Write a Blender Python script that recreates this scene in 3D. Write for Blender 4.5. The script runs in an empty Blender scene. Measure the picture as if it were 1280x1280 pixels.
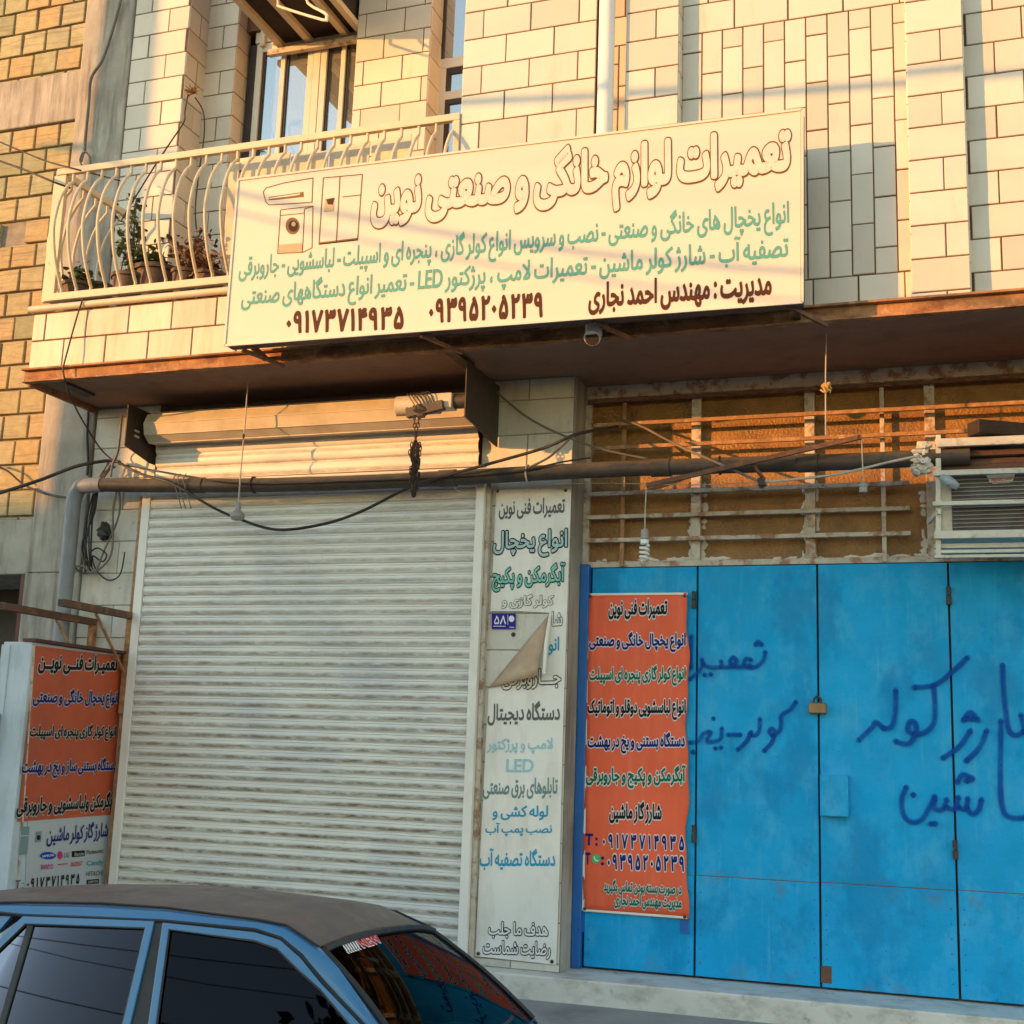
import bpy, math, random, unicodedata
from mathutils import Vector, Matrix
from mathutils.geometry import delaunay_2d_cdt
random.seed(7)
SC = bpy.context.scene
COL = SC.collection
R = math.radians
V = Vector

# ------------------------------------------------------------------ camera
YAW, PIT, ROL, FPX, CZ = R(-19.624), R(10.821), R(2.005), 1635.88, 1.75
_f = V((math.sin(YAW)*math.cos(PIT), math.cos(YAW)*math.cos(PIT), math.sin(PIT)))
_r = V((math.cos(YAW), -math.sin(YAW), 0.0))
_u = _r.cross(_f)
CR = _r*math.cos(ROL) + _u*math.sin(ROL)
CU = -_r*math.sin(ROL) + _u*math.cos(ROL)
CF = _f
CP = V((0, 0, CZ))
cd = bpy.data.cameras.new('camera')
cam = bpy.data.objects.new('camera', cd)
COL.objects.link(cam)
cam.matrix_world = Matrix(((CR.x, CU.x, -CF.x, CP.x), (CR.y, CU.y, -CF.y, CP.y), (CR.z, CU.z, -CF.z, CP.z), (0, 0, 0, 1)))
cd.sensor_fit = 'HORIZONTAL'; cd.sensor_width = 36.0
cd.lens = 36.0*FPX/1280.0
cd.clip_start = 0.05; cd.clip_end = 2000
SC.camera = cam
SC.render.resolution_x = SC.render.resolution_y = 1024

# ------------------------------------------------------------------ light
SUN = V((1.2, 1.0, -0.187)).normalized()          # direction the light travels
EL = math.asin(-SUN.z)
w = bpy.data.worlds.new('World'); SC.world = w; w.use_nodes = True
nt = w.node_tree
sky = nt.nodes.new('ShaderNodeTexSky')
sky.sky_type = 'NISHITA'; sky.sun_disc = False
sky.sun_elevation = EL
sky.sun_rotation = math.atan2(-SUN.x, -SUN.y)
sky.air_density = 1.0; sky.dust_density = 0.05; sky.ozone_density = 0.2
bg = nt.nodes['Background']
nt.links.new(sky.outputs[0], bg.inputs[0]); bg.inputs[1].default_value = 0.15
sl = bpy.data.lights.new('sun', 'SUN')
sl.energy = 2.0; sl.angle = R(0.5); sl.color = (1.0, 0.42, 0.10)
so = bpy.data.objects.new('sun', sl); COL.objects.link(so)
so.rotation_mode = 'QUATERNION'; so.rotation_quaternion = SUN.to_track_quat('-Z', 'Y')
so.location = (-12, -10, 14)
VS = SC.view_settings
VS.view_transform = 'Standard'; VS.look = 'None'; VS.gamma = 1.0; VS.exposure = 1.85
SC.cycles.max_bounces = 8

# ------------------------------------------------------------------ helpers
def ray(px, py): return (CR*((px-640)/FPX) - CU*((py-640)/FPX) + CF)
def at(px, py, Y):
    d = ray(px, py); return CP + d*(Y/d.y)
def atx(px, py, X):
    d = ray(px, py); return CP + d*(X/d.x)
def onplane(px, py, o, n):
    d = ray(px, py); return CP + d*((o-CP).dot(n)/d.dot(n))

ORG = {}
def tag(o, label=None, cat=None, group=None, kind=None):
    if label: o['label'] = label
    if cat: o['category'] = cat
    if group: o['group'] = group
    if kind: o['kind'] = kind
    return o
def thing(name, label, cat, loc=(0, 0, 0), group=None):
    o = bpy.data.objects.new(name, None); COL.objects.link(o)
    o.empty_display_size = 0.1
    o.location = loc; ORG[o] = V(loc)
    return tag(o, label, cat, group)
def org(o):
    return ORG.get(o, V((0, 0, 0)))

class MB:
    def __init__(s): s.v = []; s.f = []; s.c = []; s.m = []; s.mi = 0; s.var = 0.5; s.al = None
    def add(s, vs, fs):
        b = len(s.v); s.v += [V(p) for p in vs]
        for f in fs:
            s.f.append([i+b for i in f]); s.c.append(s.var); s.m.append(s.mi)
        return s
    def quad(s, a, b, c, d): return s.add([a, b, c, d], [(0, 1, 2, 3)])
    def box(s, x0, x1, y0, y1, z0, z1):
        p = [(x0,y0,z0),(x1,y0,z0),(x1,y1,z0),(x0,y1,z0),(x0,y0,z1),(x1,y0,z1),(x1,y1,z1),(x0,y1,z1)]
        return s.add(p, [(0,3,2,1),(4,5,6,7),(0,1,5,4),(1,2,6,5),(2,3,7,6),(3,0,4,7)])
    def bar(s, p, q, wd, ht, up=(0, 0, 1)):
        p = V(p); q = V(q); d = (q-p).normalized(); up = V(up)
        a = d.cross(up)
        if a.length < 1e-4: a = d.cross(V((1, 0, 0)))
        a.normalize(); b = a.cross(d).normalized()
        a *= wd/2; b *= ht/2
        vs = [p-a-b, p+a-b, p+a+b, p-a+b, q-a-b, q+a-b, q+a+b, q-a+b]
        return s.add(vs, [(0,3,2,1),(4,5,6,7),(0,1,5,4),(1,2,6,5),(2,3,7,6),(3,0,4,7)])
    def tube(s, pts, r, n=8, smooth=0, caps=True):
        pts = [V(p) for p in pts]
        if smooth: pts = spline(pts, smooth)
        m = len(pts); rs = r if isinstance(r, (list, tuple)) else [r]*m
        if len(rs) != m: rs = [rs[min(len(rs)-1, int(i*len(rs)/m))] for i in range(m)]
        t0 = (pts[1]-pts[0]).normalized()
        a = t0.orthogonal().normalized()
        vs = []
        for i, p in enumerate(pts):
            t = (pts[min(i+1, m-1)]-pts[max(i-1, 0)])
            t = t.normalized() if t.length > 1e-9 else t0
            a = (a-t*a.dot(t))
            a = a.normalized() if a.length > 1e-6 else t.orthogonal().normalized()
            b = t.cross(a)
            for k in range(n):
                an = 2*math.pi*k/n
                vs.append(p+(a*math.cos(an)+b*math.sin(an))*rs[i])
        fs = [(i*n+k, i*n+(k+1) % n, (i+1)*n+(k+1) % n, (i+1)*n+k) for i in range(m-1) for k in range(n)]
        if caps: fs += [tuple(range(n-1, -1, -1)), tuple((m-1)*n+k for k in range(n))]
        return s.add(vs, fs)
    def prism(s, poly, vec):
        n = len(poly); vec = V(vec); a = [V(p) for p in poly]
        return s.add(a+[p+vec for p in a], [tuple(range(n-1, -1, -1)), tuple(range(n, 2*n))]+[(i, (i+1) % n, n+(i+1) % n, n+i) for i in range(n)])
    def lathe(s, c, prof, n=16, axis=(0, 0, 1)):
        ax = V(axis).normalized(); a = ax.orthogonal().normalized(); b = ax.cross(a); c = V(c)
        vs = [c+ax*z+(a*math.cos(2*math.pi*k/n)+b*math.sin(2*math.pi*k/n))*r for r, z in prof for k in range(n)]
        m = len(prof)
        fs = [(i*n+k, i*n+(k+1) % n, (i+1)*n+(k+1) % n, (i+1)*n+k) for i in range(m-1) for k in range(n)]
        fs += [tuple(range(n-1, -1, -1)), tuple((m-1)*n+k for k in range(n))]
        return s.add(vs, fs)
    def blob(s, c, rx, ry, rz, n=10, m=7, jit=0.0, seed=1):
        rr = random.Random(seed); c = V(c)
        vs = []
        for i in range(m+1):
            th = math.pi*i/m
            for k in range(n):
                ph = 2*math.pi*k/n; j = 1+rr.uniform(-jit, jit)
                vs.append(c+V((rx*math.sin(th)*math.cos(ph)*j, ry*math.sin(th)*math.sin(ph)*j, rz*math.cos(th)*j)))
        fs = [(i*n+k, (i+1)*n+k, (i+1)*n+(k+1) % n, i*n+(k+1) % n) for i in range(m) for k in range(n)]
        return s.add(vs, fs)
    def tiles(s, o, u, v, n, W, H, tw, th, gap=0.007, raise_=0.006, seed=0, shift=0.5, start=0.0, rows0=0.0, tilt=0.007, colwise=False, ch=0.004, drop=0.0):
        """separate bevelled tiles laid on a backing face o + a*u + b*v, n outwards"""
        rr = random.Random(seed); o = V(o); u = V(u); v = V(v); n = V(n)
        if colwise: u, v, W, H = v, u, H, W
        nr = int((H-rows0)/th)+2
        for r_ in range(-1, nr):
            b0, b1 = rows0+r_*th+gap/2, rows0+(r_+1)*th-gap/2
            if b1 > H-1e-4: b1 = H
            if b0 < 1e-4: b0 = 0
            if b1-b0 < 0.012: continue
            off = start+((r_ % 2)*shift)*tw
            k = -2
            while True:
                a0, a1 = off+k*tw+gap/2, off+(k+1)*tw-gap/2
                k += 1
                if a0 >= W: break
                if a1 <= 0.0: continue
                a0 = max(a0+rr.uniform(-.0015, .0015), 0); a1 = min(a1+rr.uniform(-.0015, .0015), W)
                if a1-a0 < 0.012: continue
                if rr.random() < drop: continue
                s.var = rr.random()
                t1, t2 = rr.uniform(-tilt, tilt), rr.uniform(-tilt, tilt)
                def P(a, b, h): return o+u*a+v*b+n*(h+(a-(a0+a1)/2)*t1+(b-(b0+b1)/2)*t2 if h else 0.0)
                c = ch
                vs = [P(a0,b0,0),P(a1,b0,0),P(a1,b1,0),P(a0,b1,0),P(a0+.001,b0+.001,raise_-c*.6),P(a1-.001,b0+.001,raise_-c*.6),P(a1-.001,b1-.001,raise_-c*.6),P(a0+.001,b1-.001,raise_-c*.6),
                      P(a0+c,b0+c,raise_),P(a1-c,b0+c,raise_),P(a1-c,b1-c,raise_),P(a0+c,b1-c,raise_)]
                fs = [(8,9,10,11),(0,1,5,4),(1,2,6,5),(2,3,7,6),(3,0,4,7),(4,5,9,8),(5,6,10,9),(6,7,11,10),(7,4,8,11)]
                if u.cross(v).dot(n) < 0: fs = [tuple(reversed(f)) for f in fs]
                s.add(vs, fs)
        s.var = 0.5
        return s
    def build(s, name, mat, parent=None, smooth=None, bevel=0, label=None, cat=None, group=None, kind=None, local=False, loc=None):
        me = bpy.data.meshes.new(name)
        o = bpy.data.objects.new(name, me); COL.objects.link(o)
        if parent is not None:
            base = org(parent); o.parent = parent; ORG[o] = base
        elif local: base = V((0, 0, 0)); ORG[o] = base
        else:
            xs = [p.x for p in s.v]; ys = [p.y for p in s.v]; zs = [p.z for p in s.v]
            base = V(loc) if loc else V(((min(xs)+max(xs))/2, (min(ys)+max(ys))/2, min(zs)))
            o.location = base; ORG[o] = base
        sub = V((0, 0, 0)) if local else base
        me.from_pydata([tuple(p-sub) for p in s.v], [], s.f)
        for mt in (mat if isinstance(mat, (list, tuple)) else [mat]): me.materials.append(mt)
        me.polygons.foreach_set('material_index', s.m)
        at_ = me.attributes.new('var', 'FLOAT', 'FACE'); at_.data.foreach_set('value', s.c)
        if s.al is not None:
            a2 = me.attributes.new('al', 'FLOAT', 'POINT'); a2.data.foreach_set('value', s.al)
        if smooth is not None:
            me.polygons.foreach_set('use_smooth', [True]*len(me.polygons))
            me.set_sharp_from_angle(angle=R(smooth))
        me.update()
        if bevel:
            bm = o.modifiers.new('bevel', 'BEVEL'); bm.width = bevel; bm.segments = 2; bm.limit_method = 'ANGLE'; bm.angle_limit = R(40)
        return tag(o, label, cat, group, kind)

def spline(pts, k):
    out = []; n = len(pts)
    for i in range(n-1):
        p0 = pts[max(i-1, 0)]; p1 = pts[i]; p2 = pts[i+1]; p3 = pts[min(i+2, n-1)]
        for j in range(k):
            t = j/k
            out.append(0.5*((2*p1)+(p2-p0)*t+(2*p0-5*p1+4*p2-p3)*t*t+(3*p1-p0-3*p2+p3)*t**3))
    out.append(pts[-1]); return out

# ------------------------------------------------------------------ materials
class NT:
    def __init__(s, name):
        s.m = bpy.data.materials.new(name); s.m.use_nodes = True
        s.t = s.m.node_tree; s.n = s.t.nodes; s.p = s.n['Principled BSDF']
    def new(s, k, **kw):
        n = s.n.new(k)
        for a, b in kw.items(): setattr(n, a, b)
        return n
    def link(s, a, b): s.t.links.new(a, b)
    def pos(s, scale=(1, 1, 1)):
        g = s.new('ShaderNodeNewGeometry'); mp = s.new('ShaderNodeVectorMath', operation='MULTIPLY')
        s.link(g.outputs['Position'], mp.inputs[0]); mp.inputs[1].default_value = scale
        return mp.outputs[0]
    def noise(s, vec, scale, detail=4, rough=.6):
        n = s.new('ShaderNodeTexNoise'); n.inputs['Scale'].default_value = scale
        n.inputs['Detail'].default_value = detail; n.inputs['Roughness'].default_value = rough
        s.link(vec, n.inputs['Vector']); return n.outputs['Fac']
    def ramp(s, fac, a, b, lo=0.0, hi=1.0):
        n = s.new('ShaderNodeMapRange'); n.clamp = True
        n.inputs[1].default_value = a; n.inputs[2].default_value = b
        n.inputs[3].default_value = lo; n.inputs[4].default_value = hi
        s.link(fac, n.inputs[0]); return n.outputs[0]
    def mix(s, fac, a, b, mode='MIX'):
        n = s.new('ShaderNodeMix', data_type='RGBA', blend_type=mode); n.clamp_factor = True
        for inp, x in ((n.inputs[0], fac), (n.inputs[6], a), (n.inputs[7], b)):
            if isinstance(x, (int, float)): inp.default_value = x
            elif isinstance(x, tuple): inp.default_value = (*x[:3], 1)
            else: s.link(x, inp)
        return n.outputs[2]
    def math(s, op, a, b=0.0):
        n = s.new('ShaderNodeMath', operation=op)
        for inp, x in ((n.inputs[0], a), (n.inputs[1], b)):
            if isinstance(x, (int, float)): inp.default_value = x
            else: s.link(x, inp)
        return n.outputs[0]

def M(name, col, rough=.6, metal=0.0, var=.12, vs=2.5, dirt=None, dt=(.5, .7), ds=4.0, dstr=(1, 1, 1), damt=.8,
      dirt2=None, d2t=(.55, .7), d2s=12.0, d2str=(1, 1, 1), d2amt=.8, bump=.15, bs=80.0, bstr=(1, 1, 1), attr=None, spec=.5, coat=0.0, rvar=.12):
    t = NT(name)
    c = t.mix(t.ramp(t.noise(t.pos(), vs, 5), .3, .7), tuple(x*(1-var) for x in col), tuple(min(1, x*(1+var)) for x in col))
    if attr:                                     # per-piece colour of tiles, bricks and leaves
        a = t.new('ShaderNodeAttribute'); a.attribute_name = 'var'
        cr = t.new('ShaderNodeValToRGB'); e = cr.color_ramp.elements
        cr.color_ramp.interpolation = 'CONSTANT' if len(attr) > 2 else 'LINEAR'
        while len(e) < len(attr): e.new(.5)
        for i, k in enumerate(attr):
            e[i].position = i/len(attr) if len(attr) > 2 else i/(len(attr)-1); e[i].color = (*k, 1)
        t.link(a.outputs['Fac'], cr.inputs[0])
        c = t.mix(1.0, c, cr.outputs[0], 'MULTIPLY')
    if dirt: c = t.mix(t.ramp(t.noise(t.pos(dstr), ds, 6, .65), dt[0], dt[1], 0, damt), c, dirt)
    if dirt2: c = t.mix(t.ramp(t.noise(t.pos(d2str), d2s, 6, .65), d2t[0], d2t[1], 0, d2amt), c, dirt2)
    t.link(c, t.p.inputs['Base Color'])
    t.p.inputs['Metallic'].default_value = metal
    t.p.inputs['Specular IOR Level'].default_value = spec
    t.p.inputs['Coat Weight'].default_value = coat
    t.link(t.ramp(t.noise(t.pos(), 9, 4), .3, .7, max(0.02, rough-rvar), min(1, rough+rvar)), t.p.inputs['Roughness'])
    if bump:
        b = t.new('ShaderNodeBump'); b.inputs['Strength'].default_value = bump; b.inputs['Distance'].default_value = .01
        t.link(t.noise(t.pos(bstr), bs, 5), b.inputs['Height']); t.link(b.outputs[0], t.p.inputs['Normal'])
    return t.m

TILE = ((.93, .93, .93), (1.03, 1.02, 1.0))
m_tile = M('glazed_tile', (.66, .605, .515), .42, var=.05, attr=((.84, .83, .80), (1.06, 1.05, 1.03)), bump=.05, bs=25, dirt=(.46, .33, .19), dt=(.58, .85), ds=3, dstr=(2.5, 2.5, .5), damt=.5)
m_tile_dirty = M('grimy_tile', (.60, .57, .51), .55, var=.1, attr=((.88, .87, .86), (1.05, 1.05, 1.04)), bump=.08, bs=40, dirt=(.24, .18, .13), dt=(.5, .75), ds=4, dstr=(2, 2, .7), damt=.55, dirt2=(.12, .08, .06), d2t=(.62, .72), d2s=14, d2amt=.5)
m_parapet = M('parapet_tile', (.66, .57, .44), .45, var=.08, attr=((.90, .88, .86), (1.05, 1.04, 1.02)), bump=.05, bs=30, dirt=(.42, .24, .09), dt=(.48, .78), ds=5, dstr=(2.2, 2.2, .35), damt=.5)
m_mortar = M('brown_mortar', (.115, .062, .028), .9, var=.3, vs=12, bump=.4, bs=120)
m_mortar_grey = M('grey_mortar', (.26, .23, .19), .9, var=.25, vs=12, bump=.4, bs=120)
m_brick = M('clay_block', (.43, .385, .235), .85, var=.14, vs=14, attr=((1.0, .95, .85), (.86, .90, .84), (1.0, .93, .80), (1.06, .88, .72), (.74, .80, .76), (.98, .98, .95)), bump=.9, bs=55, bstr=(.12, .12, 2.2), dirt=(.24, .20, .12), dt=(.52, .62), ds=26, dstr=(.10, .10, 1.8), damt=.6, dirt2=(.30, .28, .22), d2t=(.55, .7), d2s=2.2, d2amt=.6)
m_concrete = M('raw_concrete', (.36, .335, .29), .9, var=.25, vs=2.2, bump=.5, bs=35, bstr=(1, 1, .5), dirt=(.15, .13, .11), dt=(.47, .66), ds=5, dstr=(2.5, 2.5, .25), damt=.75, dirt2=(.50, .47, .42), d2t=(.58, .7), d2s=9, d2str=(2, 2, .4), d2amt=.5)
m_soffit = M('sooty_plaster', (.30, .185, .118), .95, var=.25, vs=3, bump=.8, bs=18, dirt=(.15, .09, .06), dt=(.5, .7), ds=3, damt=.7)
m_rusty = M('rusty_orange_steel', (.37, .185, .08), .85, var=.3, vs=8, bump=.6, bs=60, dirt=(.16, .06, .03), dt=(.48, .62), ds=10, dstr=(.4, 1, 1), damt=.8, dirt2=(.55, .36, .2), d2t=(.56, .66), d2s=14, d2amt=.6)
m_rust_dark = M('dark_rusty_steel', (.13, .065, .04), .8, var=.3, vs=9, bump=.5, bs=70, dirt=(.26, .12, .05), dt=(.5, .65), ds=14, damt=.7)
m_darkmetal = M('dark_bracket_steel', (.045, .034, .028), .6, var=.3, vs=9, bump=.3, bs=70, dirt=(.14, .07, .035), dt=(.55, .7), ds=10, damt=.5)
m_rail = M('cream_painted_rail', (.62, .53, .37), .5, var=.08, vs=9, bump=.12, bs=70, dirt=(.34, .17, .07), dt=(.62, .74), ds=16, damt=.7)
m_grille = M('peeling_white_bar', (.52, .46, .39), .6, var=.15, vs=12, bump=.4, bs=80, dirt=(.27, .12, .05), dt=(.5, .6), ds=11, damt=.85)
m_grille_rust = M('rusted_bar', (.33, .17, .08), .75, var=.25, vs=12, bump=.5, bs=80, dirt=(.50, .33, .18), dt=(.52, .62), ds=14, damt=.7)
m_board = M('cream_board', (.66, .55, .38), .6, var=.1, bump=.1, bs=20, dirt=(.40, .25, .12), dt=(.55, .75), ds=6, damt=.5)
m_alu = M('window_profile', (.62, .58, .50), .45, var=.06, vs=7, bump=.05, dirt=(.3, .22, .14), dt=(.6, .8), ds=6, damt=.5)
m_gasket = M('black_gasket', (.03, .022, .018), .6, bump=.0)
m_shut = None
def mat_gate():
    t = NT('worn_blue_paint')
    c = t.mix(t.ramp(t.noise(t.pos(), 2.2, 5), .3, .7), (.002, .30, .63), (.006, .38, .78))
    c = t.mix(t.ramp(t.noise(t.pos((1.6, 1, 1)), 2.6, 7, .68), .50, .68, 0, .6), c, (.075, .43, .74))      # chalky faded clouds
    c = t.mix(t.ramp(t.noise(t.pos((7, 1, .45)), 5, 6, .7), .60, .74, 0, .5), c, (.13, .44, .72))         # brushed streaks
    c = t.mix(t.ramp(t.noise(t.pos((1.3, 1, .8)), 1.9, 7, .65), .52, .62, 0, .7), c, (.002, .23, .52))           # darker repaint
    c = t.mix(t.ramp(t.noise(t.pos(), 55, 3, .7), .66, .72, 0, .8), c, (.02, .10, .20))                    # chips
    g = t.new('ShaderNodeNewGeometry'); sp = t.new('ShaderNodeSeparateXYZ'); t.link(g.outputs['Position'], sp.inputs[0])
    z = sp.outputs[2]
    near = t.math('MAXIMUM', t.ramp(t.math('ABSOLUTE', t.math('SUBTRACT', z, 1.055)), .10, .01), t.ramp(z, .62, .485))
    c = t.mix(t.math('MULTIPLY', near, t.ramp(t.noise(t.pos((1.5, 1, 1)), 5, 7, .7), .52, .70, 0, .5)), c, (.17, .15, .10))   # rust along the seam and the foot
    c = t.mix(t.ramp(t.noise(t.pos((1, 1, .35)), 9, 7, .75), .70, .76, 0, .7), c, (.16, .10, .05))
    t.link(c, t.p.inputs['Base Color'])
    t.p.inputs['Specular IOR Level'].default_value = .2
    t.link(t.ramp(t.noise(t.pos(), 6, 5), .3, .7, .35, .75), t.p.inputs['Roughness'])
    b1 = t.new('ShaderNodeBump'); b1.inputs['Strength'].default_value = .35; b1.inputs['Distance'].default_value = .05
    t.link(t.noise(t.pos((1, 1, .7)), 3.2, 3), b1.inputs['Height'])
    b2 = t.new('ShaderNodeBump'); b2.inputs['Strength'].default_value = .25; b2.inputs['Distance'].default_value = .008
    t.link(t.noise(t.pos(), 60, 6, .7), b2.inputs['Height']); t.link(b1.outputs[0], b2.inputs['Normal']); t.link(b2.outputs[0], t.p.inputs['Normal'])
    return t.m
m_blue = None
m_bluedark = M('dark_blue_paint', (.008, .12, .42), .5, var=.15, bump=.15, bs=50)
m_amber = M('amber_pattern_glass', (.27, .128, .022), .32, var=.18, vs=5, bump=.9, bs=55, dirt=(.12, .052, .012), dt=(.45, .7), ds=4, damt=.7, spec=.5)
m_putty = M('white_putty', (.62, .58, .52), .9, bump=.5, bs=50)
m_black = M('black_plastic', (.022, .022, .024), .45, bump=.1)
m_cable = M('black_cable', (.03, .027, .026), .6, bump=.1)
m_cable_grey = M('dusty_grey_cable', (.16, .14, .12), .7, bump=.1)
m_cable_white = M('dirty_white_wire', (.45, .40, .34), .6, bump=.1)
m_pipe = None
m_pipe_grey = M('grey_pvc', (.20, .22, .25), .5, var=.12, bump=.08, dirt=(.12, .11, .10), dt=(.5, .7), ds=6, dstr=(2, 2, .4), damt=.6)
m_pipe_white = M('white_pvc', (.76, .74, .70), .35, var=.04, bump=.03)
m_signface = M('cream_sign_sheet', (.70, .615, .50), .45, var=.03, vs=1.2, bump=.03, bs=12, dirt=(.62, .50, .34), dt=(.55, .85), ds=2.2, dstr=(.6, 1, 2), damt=.35)
m_signside = M('rusty_sign_frame', (.11, .07, .05), .7, var=.3, bump=.3, dirt=(.3, .25, .2), dt=(.6, .7), ds=20, damt=.6)
m_vinyl = M('dirty_white_vinyl', (.78, .755, .71), .5, var=.06, vs=2, bump=.06, bs=8, dirt=(.42, .37, .30), dt=(.5, .78), ds=3, dstr=(2, 2, .6), damt=.5)
m_vinylback = M('brown_vinyl_back', (.45, .325, .225), .8, var=.15, vs=8, bump=.3, bs=30)
m_orange = M('orange_vinyl', (.80, .125, .055), .5, var=.1, vs=1.6, bump=.5, bs=3.5, bstr=(4, 4, .6), rvar=.08, dirt=(.85, .19, .10), dt=(.5, .75), ds=3, dstr=(5, 5, .7), damt=.5, spec=.25)
m_orange2 = M('dusty_orange_sheet', (.46, .075, .026), .5, var=.1, vs=2, bump=.08, bs=20, dirt=(.30, .07, .04), dt=(.5, .7), ds=3, damt=.6)
m_greysheet = M('grey_white_sheet', (.42, .45, .49), .5, var=.05, bump=.05)
def ink(name, c, r=.55): return M(name, c, r, var=.04, bump=0, rvar=.03, spec=.15)
i_black = ink('black_ink', (.012, .012, .014)); i_navy = ink('navy_ink', (.012, .016, .16)); i_green = ink('green_ink', (.008, .15, .085))
i_white = ink('white_ink', (.78, .77, .78)); i_teal = ink('faded_teal_ink', (.10, .36, .31)); i_brown = ink('dark_brown_ink', (.075, .026, .010))
i_outline = ink('brown_outline_ink', (.16, .085, .025)); i_grey = ink('grey_ink', (.13, .13, .125)); i_pale = ink('pale_blue_ink', (.40, .56, .58))
i_aqua = ink('aqua_ink', (.20, .55, .46)); i_sky = ink('faded_sky_ink', (.33, .56, .64)); i_blue = ink('blue_ink', (.03, .30, .52)); i_slate = ink('slate_teal_ink', (.17, .26, .27))
i_pgrey = ink('pale_grey_ink', (.52, .51, .485)); i_magenta = ink('magenta_ink', (.50, .03, .16)); i_red = ink('red_ink', (.55, .04, .05)); i_royal = ink('royal_blue_ink', (.02, .05, .35)); i_gteal = ink('teal_ink', (.01, .30, .32)); i_wgreen = ink('bright_green_ink', (.05, .50, .16))
i_sepia = ink('sepia_ink', (.20, .13, .06)); i_sepia2 = ink('light_sepia_ink', (.50, .39, .24)); i_plate = ink('plate_blue_ink', (.03, .02, .30))
m_cabinet = M('pale_metal_sheet', (.46, .53, .60), .45, var=.1, bump=.1, bs=14, dirt=(.25, .28, .32), dt=(.5, .75), ds=5, dstr=(2, 2, .5), damt=.6)
m_maroon = M('maroon_metal', (.085, .022, .018), .6, var=.2, bump=.2)
m_terracotta = M('dusty_plastic_pot', (.11, .065, .04), .7, var=.2, bump=.2)
m_soil = M('soil', (.06, .04, .025), 1.0, bump=.8)
m_leaf = M('green_leaf', (.075, .11, .028), .55, var=.2, attr=((.7, .7, .7), (1.5, 1.4, 1.1)), bump=.1)
m_dry = M('dry_brown_leaf', (.22, .11, .05), .8, var=.2, attr=((.7, .7, .7), (1.4, 1.4, 1.3)), bump=.1)
m_stone = M('white_stone_step', (.66, .63, .57), .6, var=.1, bump=.2, bs=30, dirt=(.24, .21, .17), dt=(.5, .72), ds=4, dstr=(1, 1, 1.5), damt=.7, dirt2=(.14, .11, .09), d2t=(.6, .7), d2s=7, d2amt=.6)
m_pave = M('grey_pavement', (.27, .265, .26), .9, var=.15, vs=3, bump=.4, bs=50, dirt=(.13, .12, .11), dt=(.5, .7), ds=2, damt=.6)
m_asphalt = M('asphalt', (.085, .082, .078), .9, var=.2, vs=2, bump=.6, bs=90)
m_wood = M('dark_old_wood', (.035, .022, .016), .8, var=.3, bump=.5, bs=25, bstr=(.3, 3, 3))
m_woodred = M('brown_plank', (.12, .055, .035), .8, var=.35, vs=6, bump=.5, bs=25, bstr=(.3, 3, 3), dirt=(.26, .15, .09), dt=(.55, .65), ds=12, dstr=(.3, 2, 2), damt=.7)
m_acwhite = M('aged_white_metal', (.56, .53, .45), .5, var=.1, vs=10, bump=.15, dirt=(.25, .18, .11), dt=(.55, .7), ds=13, damt=.65)
m_acgrille = M('ac_louver', (.045, .034, .03), .5, var=.15, bump=.1)
m_acline = M('ac_louver_edge', (.20, .18, .17), .4, var=.1, bump=.0)
m_rag = M('dirty_rag', (.66, .64, .58), .9, var=.25, vs=20, bump=.8, bs=40, dirt=(.15, .12, .1), dt=(.55, .65), ds=20, damt=.7)
m_bottle = M('crumpled_clear_plastic', (.28, .33, .38), .12, var=.3, vs=30, bump=1.0, bs=45, spec=.9)
m_bulb = M('white_glass_bulb', (.72, .74, .74), .25, var=.03, bump=0)
m_socket = M('grey_lamp_socket', (.30, .29, .28), .5, bump=.05)
m_brass = M('tarnished_padlock', (.20, .13, .07), .4, metal=.6, var=.2, bump=.1)
m_motor = M('motor_casing', (.52, .45, .34), .45, var=.1, bump=.1, dirt=(.25, .15, .08), dt=(.55, .7), ds=20, damt=.5)
m_chain = M('rusty_chain', (.055, .035, .025), .6, metal=.4, var=.3, bump=.2)
m_string = M('tan_string', (.55, .33, .12), .9, bump=.2)
m_cooler = M('cooler_box_dark', (.03, .018, .014), .8, var=.2, bump=.2)
m_carblue = M('car_blue_paint', (.036, .165, .35), .35, var=.06, vs=3, bump=.0, coat=.5, dirt=(.10, .16, .23), dt=(.5, .8), ds=6, damt=.3, rvar=.05)
m_carroof = M('dusty_roof_paint', (.105, .094, .092), .55, var=.14, vs=3, bump=.05, bs=60, dirt=(.17, .15, .138), dt=(.45, .75), ds=3, dstr=(1, 1.5, 1), damt=.7, spec=.5, coat=.12)
m_carblack = M('car_black_trim', (.016, .016, .017), .5, bump=.05)
m_tyre = M('tyre_rubber', (.02, .02, .02), .85, bump=.3)
m_rim = M('steel_rim', (.35, .35, .36), .35, metal=.8, bump=0)
m_seat = M('grey_seat_cloth', (.05, .05, .055), .9, bump=.3)
m_head = M('lamp_lens', (.7, .7, .72), .1, bump=0, spec=.9)
m_tail = M('red_lens', (.4, .01, .01), .15, bump=0)
m_bark = M('bark', (.10, .07, .05), .95, bump=.9, bs=20, bstr=(3, 3, .5))
m_opp = M('opposite_plaster', (.42, .35, .27), .9, var=.15, bump=.2, dirt=(.25, .2, .16), dt=(.5, .7), ds=1.0, damt=.5)

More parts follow.
